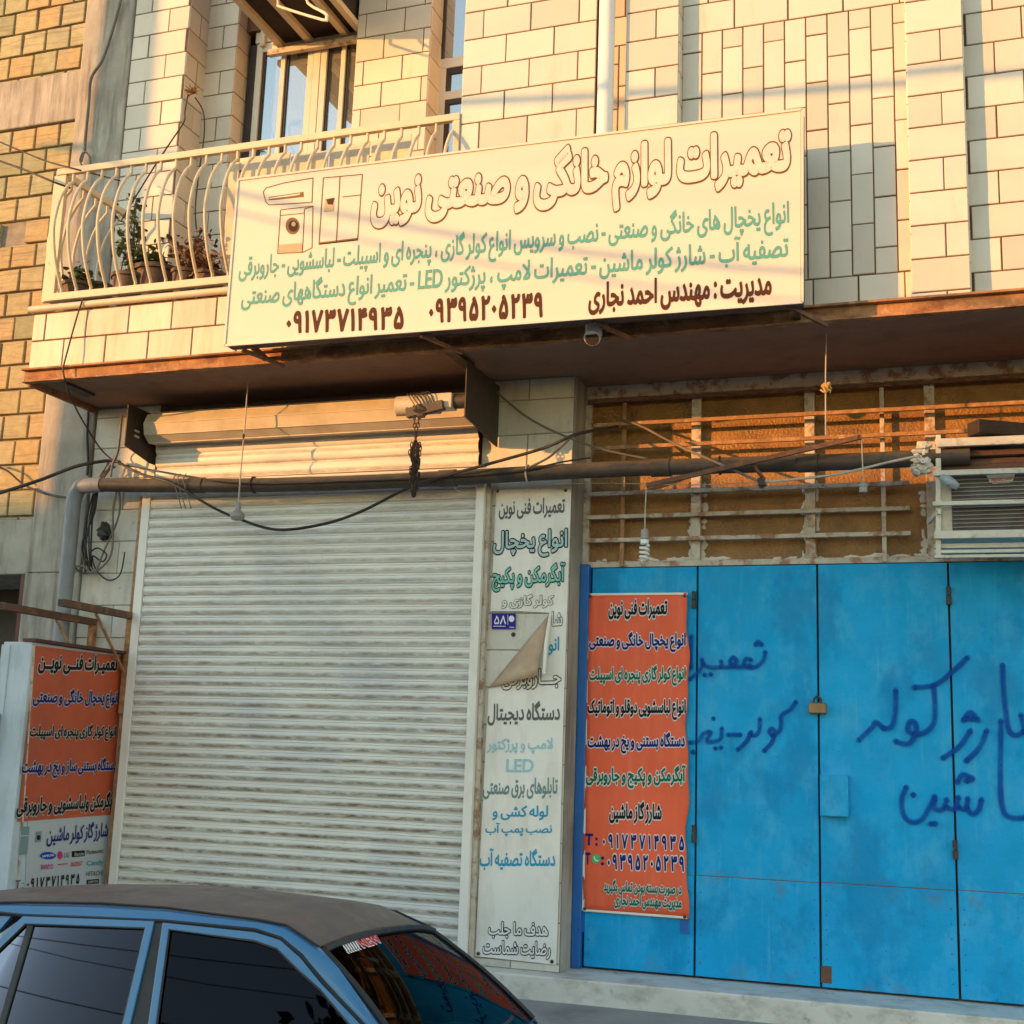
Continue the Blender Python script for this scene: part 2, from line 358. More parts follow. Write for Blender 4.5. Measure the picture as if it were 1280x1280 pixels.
def mat_shutter():
    t = NT('painted_shutter_slats')
    g = t.new('ShaderNodeNewGeometry'); sp = t.new('ShaderNodeSeparateXYZ'); t.link(g.outputs['Position'], sp.inputs[0])
    c = t.mix(t.ramp(t.noise(t.pos((.5, 1, 2)), 3, 5), .3, .7), (.65, .645, .62), (.77, .765, .73))
    c = t.mix(t.ramp(t.noise(t.pos((1, 1, 1.4)), 1.3, 4), .5, .7, 0, .55), c, (.47, .50, .58))      # bluish worn smudges
    # dust line that sits on the lower lip of every slat
    zz = t.math('FRACT', t.math('DIVIDE', t.math('SUBTRACT', sp.outputs[2], .40), .0725))
    band = t.math('MULTIPLY', t.ramp(zz, .02, .12), t.ramp(zz, .52, .30))
    nz = t.ramp(t.noise(t.pos((2.2, 1, 9)), 4, 6, .7), .30, .62)
    hgt = t.ramp(sp.outputs[2], 3.2, 1.4, .5, 1.0)
    c = t.mix(t.math('MULTIPLY', t.math('MULTIPLY', band, nz), hgt), c, (.19, .14, .09))
    c = t.mix(t.ramp(t.noise(t.pos((3, 1, 1)), 7, 6), .64, .76, 0, .35), c, (.36, .29, .22))
    t.link(c, t.p.inputs['Base Color']); t.p.inputs['Roughness'].default_value = .42
    b = t.new('ShaderNodeBump'); b.inputs['Strength'].default_value = .05; b.inputs['Distance'].default_value = .01
    t.link(t.noise(t.pos((.4, 1, 2)), 30, 2), b.inputs['Height']); t.link(b.outputs[0], t.p.inputs['Normal'])
    return t.m
def mat_pipe():
    t = NT('sooty_black_pipe')
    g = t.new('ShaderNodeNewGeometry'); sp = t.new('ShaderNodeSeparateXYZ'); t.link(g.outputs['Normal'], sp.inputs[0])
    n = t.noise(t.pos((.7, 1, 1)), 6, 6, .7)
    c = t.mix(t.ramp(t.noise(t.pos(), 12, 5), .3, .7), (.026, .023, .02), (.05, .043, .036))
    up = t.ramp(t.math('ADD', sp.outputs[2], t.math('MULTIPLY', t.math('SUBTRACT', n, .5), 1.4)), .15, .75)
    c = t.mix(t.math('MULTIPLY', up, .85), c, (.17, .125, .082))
    t.link(c, t.p.inputs['Base Color']); t.p.inputs['Roughness'].default_value = .6
    b = t.new('ShaderNodeBump'); b.inputs['Strength'].default_value = .3; b.inputs['Distance'].default_value = .01
    t.link(t.noise(t.pos(), 40, 5), b.inputs['Height']); t.link(b.outputs[0], t.p.inputs['Normal'])
    return t.m
m_pipe = mat_pipe()
m_shut = mat_shutter()
m_roll = M('dusty_roll_steel', (.50, .44, .34), .55, var=.15, vs=5, bump=.15, bs=30, dirt=(.26, .18, .10), dt=(.54, .72), ds=3, dstr=(.5, 1, 1.6), damt=.6)
m_blue = mat_gate()

def mat_mirror(name, col, rough=.02, mixf=.75):
    t = NT(name)
    t.p.inputs['Base Color'].default_value = (*col, 1); t.p.inputs['Metallic'].default_value = mixf
    t.p.inputs['Roughness'].default_value = rough
    b = t.new('ShaderNodeBump'); b.inputs['Strength'].default_value = .04; b.inputs['Distance'].default_value = .02
    t.link(t.noise(t.pos(), 2.5, 2), b.inputs['Height']); t.link(b.outputs[0], t.p.inputs['Normal'])
    return t.m
m_pane = mat_mirror('reflective_window_glass', (.46, .48, .48))
def mat_carglass(name, tint, fmul=1.0, gc=(.9, .92, .95)):
    t = NT(name); out = t.n['Material Output']
    tr = t.new('ShaderNodeBsdfTransparent'); tr.inputs[0].default_value = (*tint, 1)
    gl = t.new('ShaderNodeBsdfGlossy'); gl.inputs[0].default_value = (*gc, 1); gl.inputs[1].default_value = .015
    fr = t.new('ShaderNodeFresnel'); fr.inputs[0].default_value = 1.55
    mx = t.new('ShaderNodeMixShader')
    t.link(t.math('MULTIPLY', fr.outputs[0], fmul), mx.inputs[0]); t.link(tr.outputs[0], mx.inputs[1]); t.link(gl.outputs[0], mx.inputs[2])
    t.link(mx.outputs[0], out.inputs[0])
    return t.m
m_sideglass = mat_carglass('tinted_side_glass', (.03, .03, .035), .25, (.82, .84, 1.0))
m_windscreen = mat_carglass('windscreen_glass', (.26, .29, .28), .5)
def mat_spray():
    t = NT('blue_spray_paint'); out = t.n['Material Output']
    t.p.inputs['Base Color'].default_value = (.001, .065, .36, 1); t.p.inputs['Specular IOR Level'].default_value = .1; t.p.inputs['Roughness'].default_value = .5
    a = t.new('ShaderNodeAttribute'); a.attribute_name = 'al'
    tr = t.new('ShaderNodeBsdfTransparent'); mx = t.new('ShaderNodeMixShader')
    n = t.noise(t.pos(), 160, 3)
    dens = t.ramp(t.noise(t.pos(), 7, 3), .35, .65, .62, 1.0)
    fac0 = t.math('MULTIPLY', t.ramp(t.math('ADD', a.outputs['Fac'], t.math('MULTIPLY', n, .4)), .18, .95), .95)
    fac = t.math('MULTIPLY', fac0, dens)
    t.link(fac, mx.inputs[0]); t.link(tr.outputs[0], mx.inputs[1]); t.link(t.p.outputs[0], mx.inputs[2]); t.link(mx.outputs[0], out.inputs[0])
    return t.m
m_spray = mat_spray()

# ------------------------------------------------------------------ lettering (shaped Persian from Blender's own font)
FORMS = {}
for cp in list(range(0xFB50, 0xFE00))+list(range(0xFE70, 0xFEFD)):
    d = unicodedata.decomposition(chr(cp)).split()
    if len(d) == 2 and d[0] in ('<initial>', '<medial>', '<final>', '<isolated>'):
        FORMS.setdefault(chr(int(d[1], 16)), {})[d[0]] = chr(cp)
LAMALEF = {'ا': ('\uFEFB', '\uFEFC'), 'آ': ('\uFEF5', '\uFEF6')}
def shape(txt):
    out = []; i = 0; prev = False
    while i < len(txt):
        ch = txt[i]
        if ch not in FORMS or ('<initial>' not in FORMS[ch] and '<final>' not in FORMS[ch]):
            out.append(FORMS.get(ch, {}).get('<isolated>', ch)); prev = ch == 'ـ'; i += 1; continue
        if ch == 'ل' and i+1 < len(txt) and txt[i+1] in LAMALEF:
            out.append(LAMALEF[txt[i+1]][1 if prev else 0]); prev = False; i += 2; continue
        fm = FORMS[ch]; nx = txt[i+1] if i+1 < len(txt) else ' '
        dual = '<initial>' in fm
        nj = dual and (nx == 'ـ' or '<final>' in FORMS.get(nx, {}))
        out.append(fm['<medial>' if prev and nj else '<final>' if prev else '<initial>' if nj else '<isolated>'])
        prev = nj; i += 1
    return out
def visual(txt, ltr=False):
    s = shape(txt)
    if ltr: return s
    s = s[::-1]; out = []; run = []
    for c in s:
        if c.isdigit() or ('A' <= c <= 'Z') or ('a' <= c <= 'z'): run.append(c)
        else: out += run[::-1]+[c]; run = []
    return out+run[::-1]
_cu = bpy.data.curves.new('glyphs', 'FONT'); _cu.fill_mode = 'NONE'; _cu.resolution_u = 4
_gc = {}; _adv = {}
def _mesh(body):
    """letter outlines -> constrained triangulation, inside by winding number"""
    _cu.body = body
    o = bpy.data.objects.new('glyph', _cu); COL.objects.link(o)
    me = bpy.data.meshes.new_from_object(o)
    bpy.data.objects.remove(o)
    co = [(v.co.x, v.co.y) for v in me.vertices]; nxt = {}
    for e in me.edges: nxt.setdefault(e.vertices[0], []).append(e.vertices[1]); nxt.setdefault(e.vertices[1], []).append(e.vertices[0])
    bpy.data.meshes.remove(me)
    loops = []; seen = set()
    for i in range(len(co)):
        if i in seen or i not in nxt: continue
        lp = [i]; seen.add(i); c = i+1 if i+1 in nxt[i] else nxt[i][0]
        while c != i and c not in seen:
            lp.append(c); seen.add(c)
            nn = [k for k in nxt[c] if k not in seen]
            if not nn: break
            c = min(nn, key=lambda k: abs(k-c-1))
        p = []
        for k in lp:
            if not p or math.dist(co[k], p[-1]) > 1e-5: p.append(co[k])
        if len(p) > 2 and math.dist(p[0], p[-1]) < 1e-5: p.pop()
        if len(p) > 2: loops.append(p)
    vs = []; es = []
    for p in loops:
        b = len(vs); vs += [V(q) for q in p]; es += [(b+k, b+(k+1) % len(p)) for k in range(len(p))]
    ov, oe, of = delaunay_2d_cdt(vs, es, [], 0, 1e-6)[:3]
    def wind(x, y):
        w = 0
        for p in loops:
            for k in range(len(p)):
                x0, y0 = p[k]; x1, y1 = p[(k+1) % len(p)]
                if (y0 <= y) != (y1 <= y):
                    t = x0+(y-y0)*(x1-x0)/(y1-y0)
                    if t > x: w += 1 if y1 > y0 else -1
        return w
    F = []
    for f in of:
        cx = sum(ov[i].x for i in f)/len(f); cy = sum(ov[i].y for i in f)/len(f)
        if wind(cx, cy) == 0: continue
        ar = sum(ov[f[i]].x*ov[f[(i+1) % len(f)]].y-ov[f[(i+1) % len(f)]].x*ov[f[i]].y for i in range(len(f)))
        if abs(ar) < 1e-12: continue
        F.append(tuple(f) if ar > 0 else tuple(f[::-1]))
    return [(q.x, q.y) for q in ov], F
BARX = max(x for x, y in _mesh('|')[0])
def glyph(c, off):
    """filled letter thickened by off all round: points (x, y, tiny depth) and faces"""
    k = (c, off)
    if k in _gc: return _gc[k]
    if (c, 0) not in _gc: _gc[c, 0] = _mesh(c) if c != ' ' else ([], [])
    vs, fs = _gc[c, 0]
    if off:
        ed = set()
        for f in fs:
            for i in range(len(f)): ed.add((f[i], f[(i+1) % len(f)]))
        bd = [e for e in ed if (e[1], e[0]) not in ed]
        bd.sort()
        V2 = [(x, y, 0.0) for x, y in vs]; F2 = list(fs)
        inn = {}
        for n_, (i, j) in enumerate(bd): inn[j] = (i, j)
        for n_, (i, j) in enumerate(bd):
            dx, dy = vs[j][0]-vs[i][0], vs[j][1]-vs[i][1]; L = math.hypot(dx, dy)
            if L < 1e-6: continue
            nx, ny = dy/L*off, -dx/L*off; d = 2.5e-5*(1+n_ % 5)
            b = len(V2)
            V2 += [(*vs[i], d), (vs[i][0]+nx, vs[i][1]+ny, d), (vs[j][0]+nx, vs[j][1]+ny, d), (*vs[j], d)]
            F2.append((b, b+1, b+2, b+3))
            if i in inn:                           # round join at convex corners
                p = inn[i][0]; ex, ey = vs[i][0]-vs[p][0], vs[i][1]-vs[p][1]; M_ = math.hypot(ex, ey)
                if M_ > 1e-6 and (ex*dy-ey*dx) > 1e-9*M_*L:
                    a0 = math.atan2(-ex, ey); a1 = math.atan2(-dx, dy)
                    while a1 < a0: a1 += 2*math.pi
                    if a1-a0 < 3.2 and a1-a0 > .05:
                        m = max(1, int((a1-a0)/.6)); b = len(V2); d = 2.5e-5*(6+n_ % 4)
                        V2.append((*vs[i], d))
                        for q in range(m+1):
                            a = a0+(a1-a0)*q/m; V2.append((vs[i][0]+off*math.cos(a), vs[i][1]+off*math.sin(a), d))
                        F2 += [(b, b+1+q, b+2+q) for q in range(m)]
        _gc[k] = (V2, F2)
    else:
        _gc[k] = ([(p[0], p[1], 0.0) for p in vs], fs) if False else (vs, fs)
    return _gc[k]
def adv(c):
    if c not in _adv: _adv[c] = .20 if c == ' ' else max(x for x, y in _mesh(c+'|')[0])-BARX
    return _adv[c]

class Face:
    def __init__(s, o, u, n):
        s.o = V(o); s.u = V(u).normalized(); s.n = V(n).normalized(); s.v = V((0, 0, 1)); s.v = (s.v-s.n*s.v.dot(s.n)).normalized()
    def hit(s, px, py): return onplane(px, py, s.o, s.n)
    def uv(s, px, py):
        p = s.hit(px, py)-s.o; return p.dot(s.u), p.dot(s.v)
    def pt(s, u, v, d=0.0): return s.o+s.u*u+s.v*v+s.n*d
DEP = .0022
def text(face, txt, xl, yl, xr, yr, h, layers, parent, name='lettering', ltr=False, label=None, sp=0.0):
    """one line of writing; xl,yl / xr,yr its middle line's ends and h its height, in the photograph's pixels; layers = (offset, material) from the back"""
    g = visual(txt, ltr)
    x = 0; pl = []
    for c in g: pl.append((c, x)); x += adv(c)+sp
    bx = [(a+x0, b) for c, x0 in pl for a, b, _ in glyph(c, 0.012)[0]]
    mnx, mxx = min(p[0] for p in bx), max(p[0] for p in bx); mny, mxy = min(p[1] for p in bx), max(p[1] for p in bx)
    u0, v0 = face.uv(xl, yl); u1, v1 = face.uv(xr, yr)
    xm, ym = (xl+xr)/2, (yl+yr)/2
    H = face.uv(xm, ym-h/2)[1]-face.uv(xm, ym+h/2)[1]
    sx = (u1-u0)/(mxx-mnx); sy = H/(mxy-mny)
    res = None
    for li, (off, mt) in enumerate(layers):
        mb = MB()
        for gi, (c, x0) in enumerate(pl):
            vs, fs = glyph(c, off)
            if not vs: continue
            d = DEP*(li+1)+.0004*(gi % 3)
            P = []
            for a, b, dz in vs:
                uu = u0+(a+x0-mnx)*sx; k = (uu-u0)/(u1-u0)
                P.append(face.pt(uu, v0+(v1-v0)*k-H/2+(b-mny)*sy, d+dz))
            mb.add(P, fs)
        par = parent if res is None else res
        o = mb.build(name if res is None else 'outline' if off < 0 else 'letter_fill', mt, par, label=label if res is None else None)
        if res is None: res = o
    return res
def patch(face, pts, d, mat, name, parent, th=.0015):
    q = [face.pt(*face.uv(*p), d) for p in pts]
    return MB().prism(q, face.n*(-th)).build(name, mat, parent)
def strokes(face, lines, wpx, d, mat, name, parent, closed=False):
    mb = MB()
    for ln in lines:
        q = [face.pt(*face.uv(*p), d) for p in ln]
        for a, b in zip(q, q[1:]): mb.bar(a, b, wpx, .001, up=face.n)
    return mb.build(name, mat, parent)

# ================================================================== SETTING
YG, YS, YR, YD, YB = 8.2, 7.4, 7.485, 8.47, 8.475     # ground wall, overhang front, recess, gate, balcony back wall
MB().box(-220, 220, -220, 5.9, -.5, -.19).build('road', m_asphalt, kind='structure')
pv = MB(); pv.add([(-60,6.05,.10),(60,6.05,.10),(60,40,.33),(-60,40,.33),(-60,6.05,-.5),(60,6.05,-.5),(60,40,-.5),(-60,40,-.5)], [(0,1,2,3),(0,4,5,1),(1,5,6,2),(2,6,7,3),(3,7,4,0)])
pv.v[2].z = pv.v[3].z = .33+(.33-.10)/(8.2-6.05)*31.8*0
pv = MB().add([(-60,6.05,.13),(60,6.05,.13),(60,8.0,.325),(-60,8.0,.325),(60,40,.325),(-60,40,.325),(-60,6.05,-.5),(60,6.05,-.5)], [(0,1,2,3),(3,2,4,5),(6,7,1,0)])
pv.build('pavement', m_pave, kind='structure')
MB().box(-60, 60, 5.9, 6.05, -.5, .135).build('kerb', m_stone, kind='structure', bevel=.012)

# ------------------------------------------------------------------ shop building
B = thing('shop_building', 'two storey shop building clad in cream tiles with an overhanging upper floor and balcony', 'building', (-3, 9, .3))
def wall(name, x0, x1, y0, y1, z0, z1, tw, th, mats, label=None, **kw):
    mb = MB().box(x0, x1, y0, y1, z0, z1); mb.mi = 1
    mb.tiles((x0, y0, z0), (1,0,0), (0,0,1), (0,-1,0), x1-x0, z1-z0, tw, th, **kw)
    return mb, mats
X = lambda px, py, Y: at(px, py, Y).x
# overhang floor and its soffit
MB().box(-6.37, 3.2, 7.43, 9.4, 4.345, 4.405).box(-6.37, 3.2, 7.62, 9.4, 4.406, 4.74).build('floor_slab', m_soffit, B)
sb = MB().box(-6.40, 3.2, 7.385, 7.425, 4.315, 4.405).box(-6.40, 3.2, 7.345, 7.384, 4.393, 4.408).box(-6.40, 3.2, 7.36, 7.42, 4.308, 4.318)
sb.build('steel_edge_beam', m_rusty, B, bevel=.003)
MB().box(-6.40, -6.372, 7.43, 8.19, 4.30, 4.40).build('steel_edge_beam', m_rusty, B)
# parapet below the railing
mb, ms = wall('parapet', -6.385, -3.09, 7.41, 7.50, 4.412, 4.842, .357, .207, [m_mortar, m_parapet], seed=3, start=.285, rows0=.008, gap=.009)
mb.tiles((-6.385, 7.50, 4.412), (0,1,0), (0,0,1), (-1,0,0), .70, .43, .357, .207, seed=4)
mb.build('parapet', ms, B)
MB().box(-6.385, -6.30, 7.502, 8.19, 4.742, 4.842).build('parapet', m_parapet, B)
MB().tube([(-6.42, 7.395, 4.868), (-3.10, 7.395, 4.868)], .026, 10).build('parapet_coping', m_rail, B, smooth=40)
# main upper wall right of the balcony (front plane YS)
mb, ms = wall('tile_wall', -3.09, -2.175, YS, 7.6, 4.412, 9.6, .332, .2015, [m_mortar, m_tile], seed=11, start=-.20, rows0=.046)
mb.box(-3.09, -2.175, 7.601, 9.3, 4.742, 9.6)
mb.tiles((-3.09, 9.3, 4.742), (0,-1,0), (0,0,1), (-1,0,0), 1.9, 4.858, .332, .2015, seed=12, rows0=.12)
mb.build('tile_wall', ms, B)
# recessed wall with upright tiles
mb = MB().box(-2.174, 3.2, YR, 9.3, 4.742, 9.6)
mb.box(-2.174, 3.2, YR, 7.60, 4.412, 4.741)
mb.mi = 1
def rec(x0, x1, seed):
    mb.tiles((x0, YR, 4.412), (1,0,0), (0,0,1), (0,-1,0), x1-x0, .20, .26, .20, seed=seed, start=.02)
    mb.tiles((x0, YR, 4.614), (1,0,0), (0,0,1), (0,-1,0), x1-x0, 1.70, .315, .1285, seed=seed+1, colwise=True, rows0=0.0)
    mb.tiles((x0, YR, 6.318), (1,0,0), (0,0,1), (0,-1,0), x1-x0, 3.2, .332, .2015, seed=seed+2)
rec(-2.172, -1.972, 20); rec(-1.632, -.272, 24)
mb.tiles((.046, YR, 4.412), (1,0,0), (0,0,1), (0,-1,0), 3.1, 5.1, .31, .2015, seed=29, rows0=.155, start=.17)
mb.build('recessed_tile_wall', [m_mortar, m_tile], B)
for k, (x0, x1, z0) in enumerate(((-1.97, -1.634, 4.412), (-.27, .044, 4.395))):
    mb, ms = wall('pilaster', x0, x1, YS-.012, YR-.002, z0, 9.6, .40, .2015, [m_mortar, m_tile], seed=40+k, start=-.01, rows0=.045)
    mb.tiles((x0, YR-.002, z0), (0,-1,0), (0,0,1), (-1,0,0), .095, 5.0, .12, .2015, seed=44+k)
    mb.tiles((x1, YS-.012, z0), (0,1,0), (0,0,1), (1,0,0), .095, 5.0, .12, .2015, seed=46+k)
    mb.build('pilaster', ms, B)
for x in (3.2,):
    pass
# balcony: left pilaster, its return, back wall pieces
xa = -6.372; xb = -5.846; xc = at(300, 5, YB).x; xw1 = at(448, 30, YB).x; xw2 = at(540, 0, YB).x
mb = MB().box(xa, xb, YG, 9.4, 4.742, 9.6); mb.mi = 1
mb.tiles((xa, YG, 4.742), (1,0,0), (0,0,1), (0,-1,0), xb-xa, 4.858, .355, .2045, seed=51, start=.16, rows0=.09)
mb.tiles((xb, YG, 4.742), (0,1,0), (0,0,1), (1,0,0), YB-YG, 4.858, .32, .2045, seed=52, rows0=.09)
mb.build('pilaster', [m_mortar, m_tile], B)
mb = MB().box(xb+.001, xc, YB, 9.4, 4.742, 9.6); mb.mi = 1
mb.tiles((xb+.001, YB, 4.742), (1,0,0), (0,0,1), (0,-1,0), xc-xb, 4.858, .36, .2045, seed=53, rows0=.04, start=-.03)
mb.tiles((xc, YB, 4.742), (0,1,0), (0,0,1), (1,0,0), .2, 4.858, .32, .2045, seed=54, rows0=.05)
mb.build('tile_wall', [m_mortar, m_tile], B)
mb = MB().box(xw1, xw2, YB, 9.4, 4.742, 9.6); mb.mi = 1
mb.tiles((xw1, YB, 4.742), (1,0,0), (0,0,1), (0,-1,0), xw2-xw1, 4.858, .335, .2045, seed=55, rows0=.13, start=.07)
mb.tiles((xw2, YB, 4.742), (0,1,0), (0,0,1), (1,0,0), .28, 4.858, .34, .2045, seed=56, rows0=.10)
mb.tiles((xw1, YB+.28, 4.742), (0,-1,0), (0,0,1), (-1,0,0), .28, 4.858, .34, .2045, seed=57, rows0=.10)
mb.build('tile_wall', [m_mortar, m_tile], B)
MB().box(xc, -3.1, 8.83, 9.4, 4.742, 9.6).build('inner_wall', m_opp, B)
# balcony window: double casement reaching down behind the railing
YW = 8.66
wx0, wx1 = at(312, 180, YW).x, at(449, 170, YW).x
ztop = at(382, 47, YW).z
WN = MB().box(wx0, wx1, YW-.03, YW+.05, ztop, ztop+.10).build('window', m_alu, B, label='wide balcony window of four tall mirrored panes', bevel=.004)
def casement(x0, x1, z0, z1, split, y=YW):
    f = .055
    fr = MB().box(x0, x0+f, y-.03, y+.03, z0, z1).box(x1-f, x1, y-.03, y+.03, z0, z1).box(x0+f+.001, x1-f-.001, y-.029, y+.029, z1-f-.02, z1).box(x0+f+.001, x1-f-.001, y-.029, y+.029, z0, z0+f)
    fr.box(split-.02, split+.02, y-.028, y+.028, z0+f+.001, z1-f-.021)
    fr.build('window_frame', m_alu, WN, bevel=.004)
    gk = MB()
    for a, b in ((x0+f, split-.02), (split+.02, x1-f)):
        gk.box(a, a+.022, y-.012, y+.012, z0+f, z1-f-.02).box(a+.022, b, y-.012, y+.012, z1-f-.045, z1-f-.021)
        MB().box(a+.022, b, y+.002, y+.008, z0+f, z1-f-.045).build('pane', m_pane, WN)
    gk.build('gasket', m_gasket, WN)
xs1, xs2 = at(352, 120, YW).x, at(405, 120, YW).x
xm = at(394, 120, YW).x
casement(wx0+.02, xm-.02, 4.78, ztop-.01, at(353, 120, YW).x)
casement(xm+.045, wx1, 4.78, ztop-.01, at(428, 120, YW).x)
MB().box(xm-.018, xm+.043, YW-.035, YW+.035, 4.78, ztop-.01).build('mullion', m_alu, WN, bevel=.004)
MB().box(wx0-.05, wx0+.018, YW-.02, YW+.04, 4.74, ztop-.005).build('gasket', m_gasket, WN)
MB().box(xc+.001, xw1-.001, YW-.06, 9.3, ztop+.101, 9.6).build('window_lintel', m_rust_dark, B)
# narrow window right of it
nx0, nx1 = at(545, 100, 8.7).x, -3.10
NW = MB().box(nx0-.03, nx0+.03, 8.66, 8.74, 4.78, 9.6).build('window', m_alu, B, label='narrow balcony window with small panes beside the tile wall', bevel=.004)
zz = [4.80] + [at(565, y, 8.7).z for y in (145, 117, 115, 86, 76)]
z1, z2, z3 = at(562, 120, 8.7).z, at(562, 86, 8.7).z, at(562, 74, 8.7).z
fr = MB().box(nx0+.03, nx1, 8.68, 8.72, z2, z3).box(nx0+.07, nx1, 8.685, 8.715, z1-.035, z1+.035).box(nx0+.03, nx0+.09, 8.68, 8.72, 4.80, z2-.001)
fr.build('window_frame', m_alu, NW, bevel=.004)
gk = MB().box(nx0+.09, nx0+.125, 8.69, 8.71, 4.8, z2-.001).box(nx0+.125, nx1, 8.69, 8.71, z2-.05, z2-.001).box(nx0+.125, nx1, 8.69, 8.71, z1-.075, z1-.036).box(nx0+.03, nx0+.06, 8.69, 8.71, z3, 9.6)
gk.build('gasket', m_gasket, NW)
for a, b, x0 in ((4.80, z1-.075, nx0+.125), (z1+.036, z2-.05, nx0+.125), (z3, 9.6, nx0+.06)):
    MB().box(x0, nx1, 8.703, 8.709, a, b).build('pane', m_pane, NW)

# ground floor walls
mb = MB().box(-6.372, -5.80, YG+.01, 9.4, .33, 4.344); mb.mi = 1
mb.tiles((-6.372, YG+.01, .33), (1,0,0), (0,0,1), (0,-1,0), .572, 4.0, .62, .243, seed=61, gap=.006, rows0=.04)
mb.build('tile_wall', [m_mortar_grey, m_tile_dirty], B)
xp0, xp1 = -3.16, -2.508
mb = MB().box(xp0, xp1, YG+.006, 9.4, .47, 4.344); mb.mi = 1
mb.tiles((xp0, YG+.006, .47), (1,0,0), (0,0,1), (0,-1,0), xp1-xp0, 3.873, .66, .245, seed=62, gap=.006, rows0=.05)
mb.build('tile_pillar', [m_mortar_grey, m_tile_dirty], B)
MB().box(xp1+.001, xp1+.006, YG+.02, YD+.1, .47, 4.344).build('pillar_side', m_concrete, B)
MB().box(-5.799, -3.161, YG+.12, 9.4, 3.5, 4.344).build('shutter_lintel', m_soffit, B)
MB().box(-5.799, -3.161, 8.9, 9.4, .33, 3.5).build('inner_wall', m_concrete, B)
MB().box(-2.50, 3.2, YD+.09, 9.4, .46, 4.344).build('inner_wall', m_concrete, B)
# doorstep
mb = MB().box(-3.3, 3.2, 8.02, YD+.09, .28, .468)
mb.build('doorstep', m_stone, B, bevel=.01)
MB().box(-5.9, -3.301, 8.02, 8.3, .28, .40).build('doorstep', m_stone, B, bevel=.01)

# ------------------------------------------------------------------ transom window with its grille
TW = MB().box(-2.50, 3.2, YD+.055, YD+.07, 3.10, 4.28).build('window', m_amber, B, label='long amber patterned glass window behind rusty bars above the blue gate')
fr = MB()
fr.box(-2.50, 3.2, YD, YD+.054, 3.066, 3.105); fr.box(-2.50, 3.2, YD+.005, YD+.054, 4.255, 4.344)
fr.box(-2.503, -2.46, YD+.006, YD+.054, 3.106, 4.254)
for px in (870, 1012, 1163):
    x = at(px, 560, YD).x; fr.box(x-.032, x+.032, YD+.002, YD+.054, 3.106, 4.254)
fr.box(.60, .66, YD+.002, YD+.054, 3.106, 4.254)
fr.build('window_frame', m_grille, TW, bevel=.003)
pt = MB(); rp = random.Random(4)
for px in (870, 1012, 1163):
    x = at(px, 660, YD).x
    for k in range(26):
        s = rp.choice((-1, 1)); z = rp.uniform(3.11, 3.62)
        pt.blob((x+s*rp.uniform(.03, .05), YD+.054, z), rp.uniform(.008, .022), .004, rp.uniform(.012, .035), 6, 4, .4, k)
for k in range(46):
    pt.blob((rp.uniform(-2.45, .1), YD+.054, 3.11+rp.uniform(0, .015)), rp.uniform(.015, .06), .004, rp.uniform(.006, .016), 6, 4, .4, k)
pt.build('putty', m_putty, TW, smooth=60, kind='stuff')
YGR = YD-.035
def hbar(pxl, pxr, py_l, y, h, mat, name='grille_bar', x1=None, d=.022):
    p = at(pxl, py_l, y); xr = x1 if x1 is not None else at(pxr, py_l, y).x
    MB().box(p.x, xr, y-d/2, y+d/2, p.z-h/2, p.z+h/2).build(name, mat, TW, bevel=.003)
hbar(735, 0, 503, YGR, .026, m_rust_dark, x1=3.2)
hbar(742, 0, 532, YGR-.07, .026, m_grille_rust, x1=3.2)
hbar(741, 0, 561, YGR-.06, .026, m_grille_rust, x1=1.0)
for i, py in enumerate((618, 647, 676)):
    hbar((736, 734, 733)[i], (1137, 1138, 1139)[i], py, YGR, .028, m_grille)
for px in (779, 1104):
    x = at(px, 600, YGR+.02).x
    MB().box(x-.014, x+.014, YGR+.0145, YGR+.034, 3.07, 4.25).build('grille_bar', m_grille_rust if px < 800 else m_grille, TW, bevel=.003)

# ------------------------------------------------------------------ neighbouring brick house
NB = thing('brick_house', 'unfinished neighbouring house of bare clay blocks in a grey concrete frame', 'building', (-8, 8.6, .3))
MB().box(-6.86, -6.376, YG-.02, 9.4, 3.055, 9.6).build('concrete_column', m_concrete, NB, bevel=.01)
MB().box(-6.885, -6.377, YG-.015, 9.4, .3, 3.054).build('concrete_column', m_concrete, NB, bevel=.01)
MB().box(-12, -6.861, YG+.0, 9.4, 6.845, 7.285).build('concrete_beam', m_concrete, NB, bevel=.012)
MB().box(-12, -6.861, YG-.01, 9.4, 3.045, 3.478).build('concrete_beam', m_concrete, NB, bevel=.012)
for k, (z0, z1) in enumerate(((3.479, 6.844), (7.286, 9.6))):
    mb = MB().box(-12, -6.862, YG+.05, 9.4, z0, z1); mb.mi = 1
    mb.tiles((-12, YG+.05, z0), (1,0,0), (0,0,1), (0,-1,0), 5.13, z1-z0, .243, .208, gap=.02, raise_=.035, seed=70+k, shift=.45, tilt=.05, ch=.006, rows0=.03, drop=.012)
    mb.build('block_infill', [m_mortar_grey, m_brick], NB)
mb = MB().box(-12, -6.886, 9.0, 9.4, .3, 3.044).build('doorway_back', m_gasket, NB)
MB().box(-6.93, -6.886, YG+.0, YG+.08, .33, 3.044).build('door_frame', m_maroon, NB)
ROOFZ = 9.6

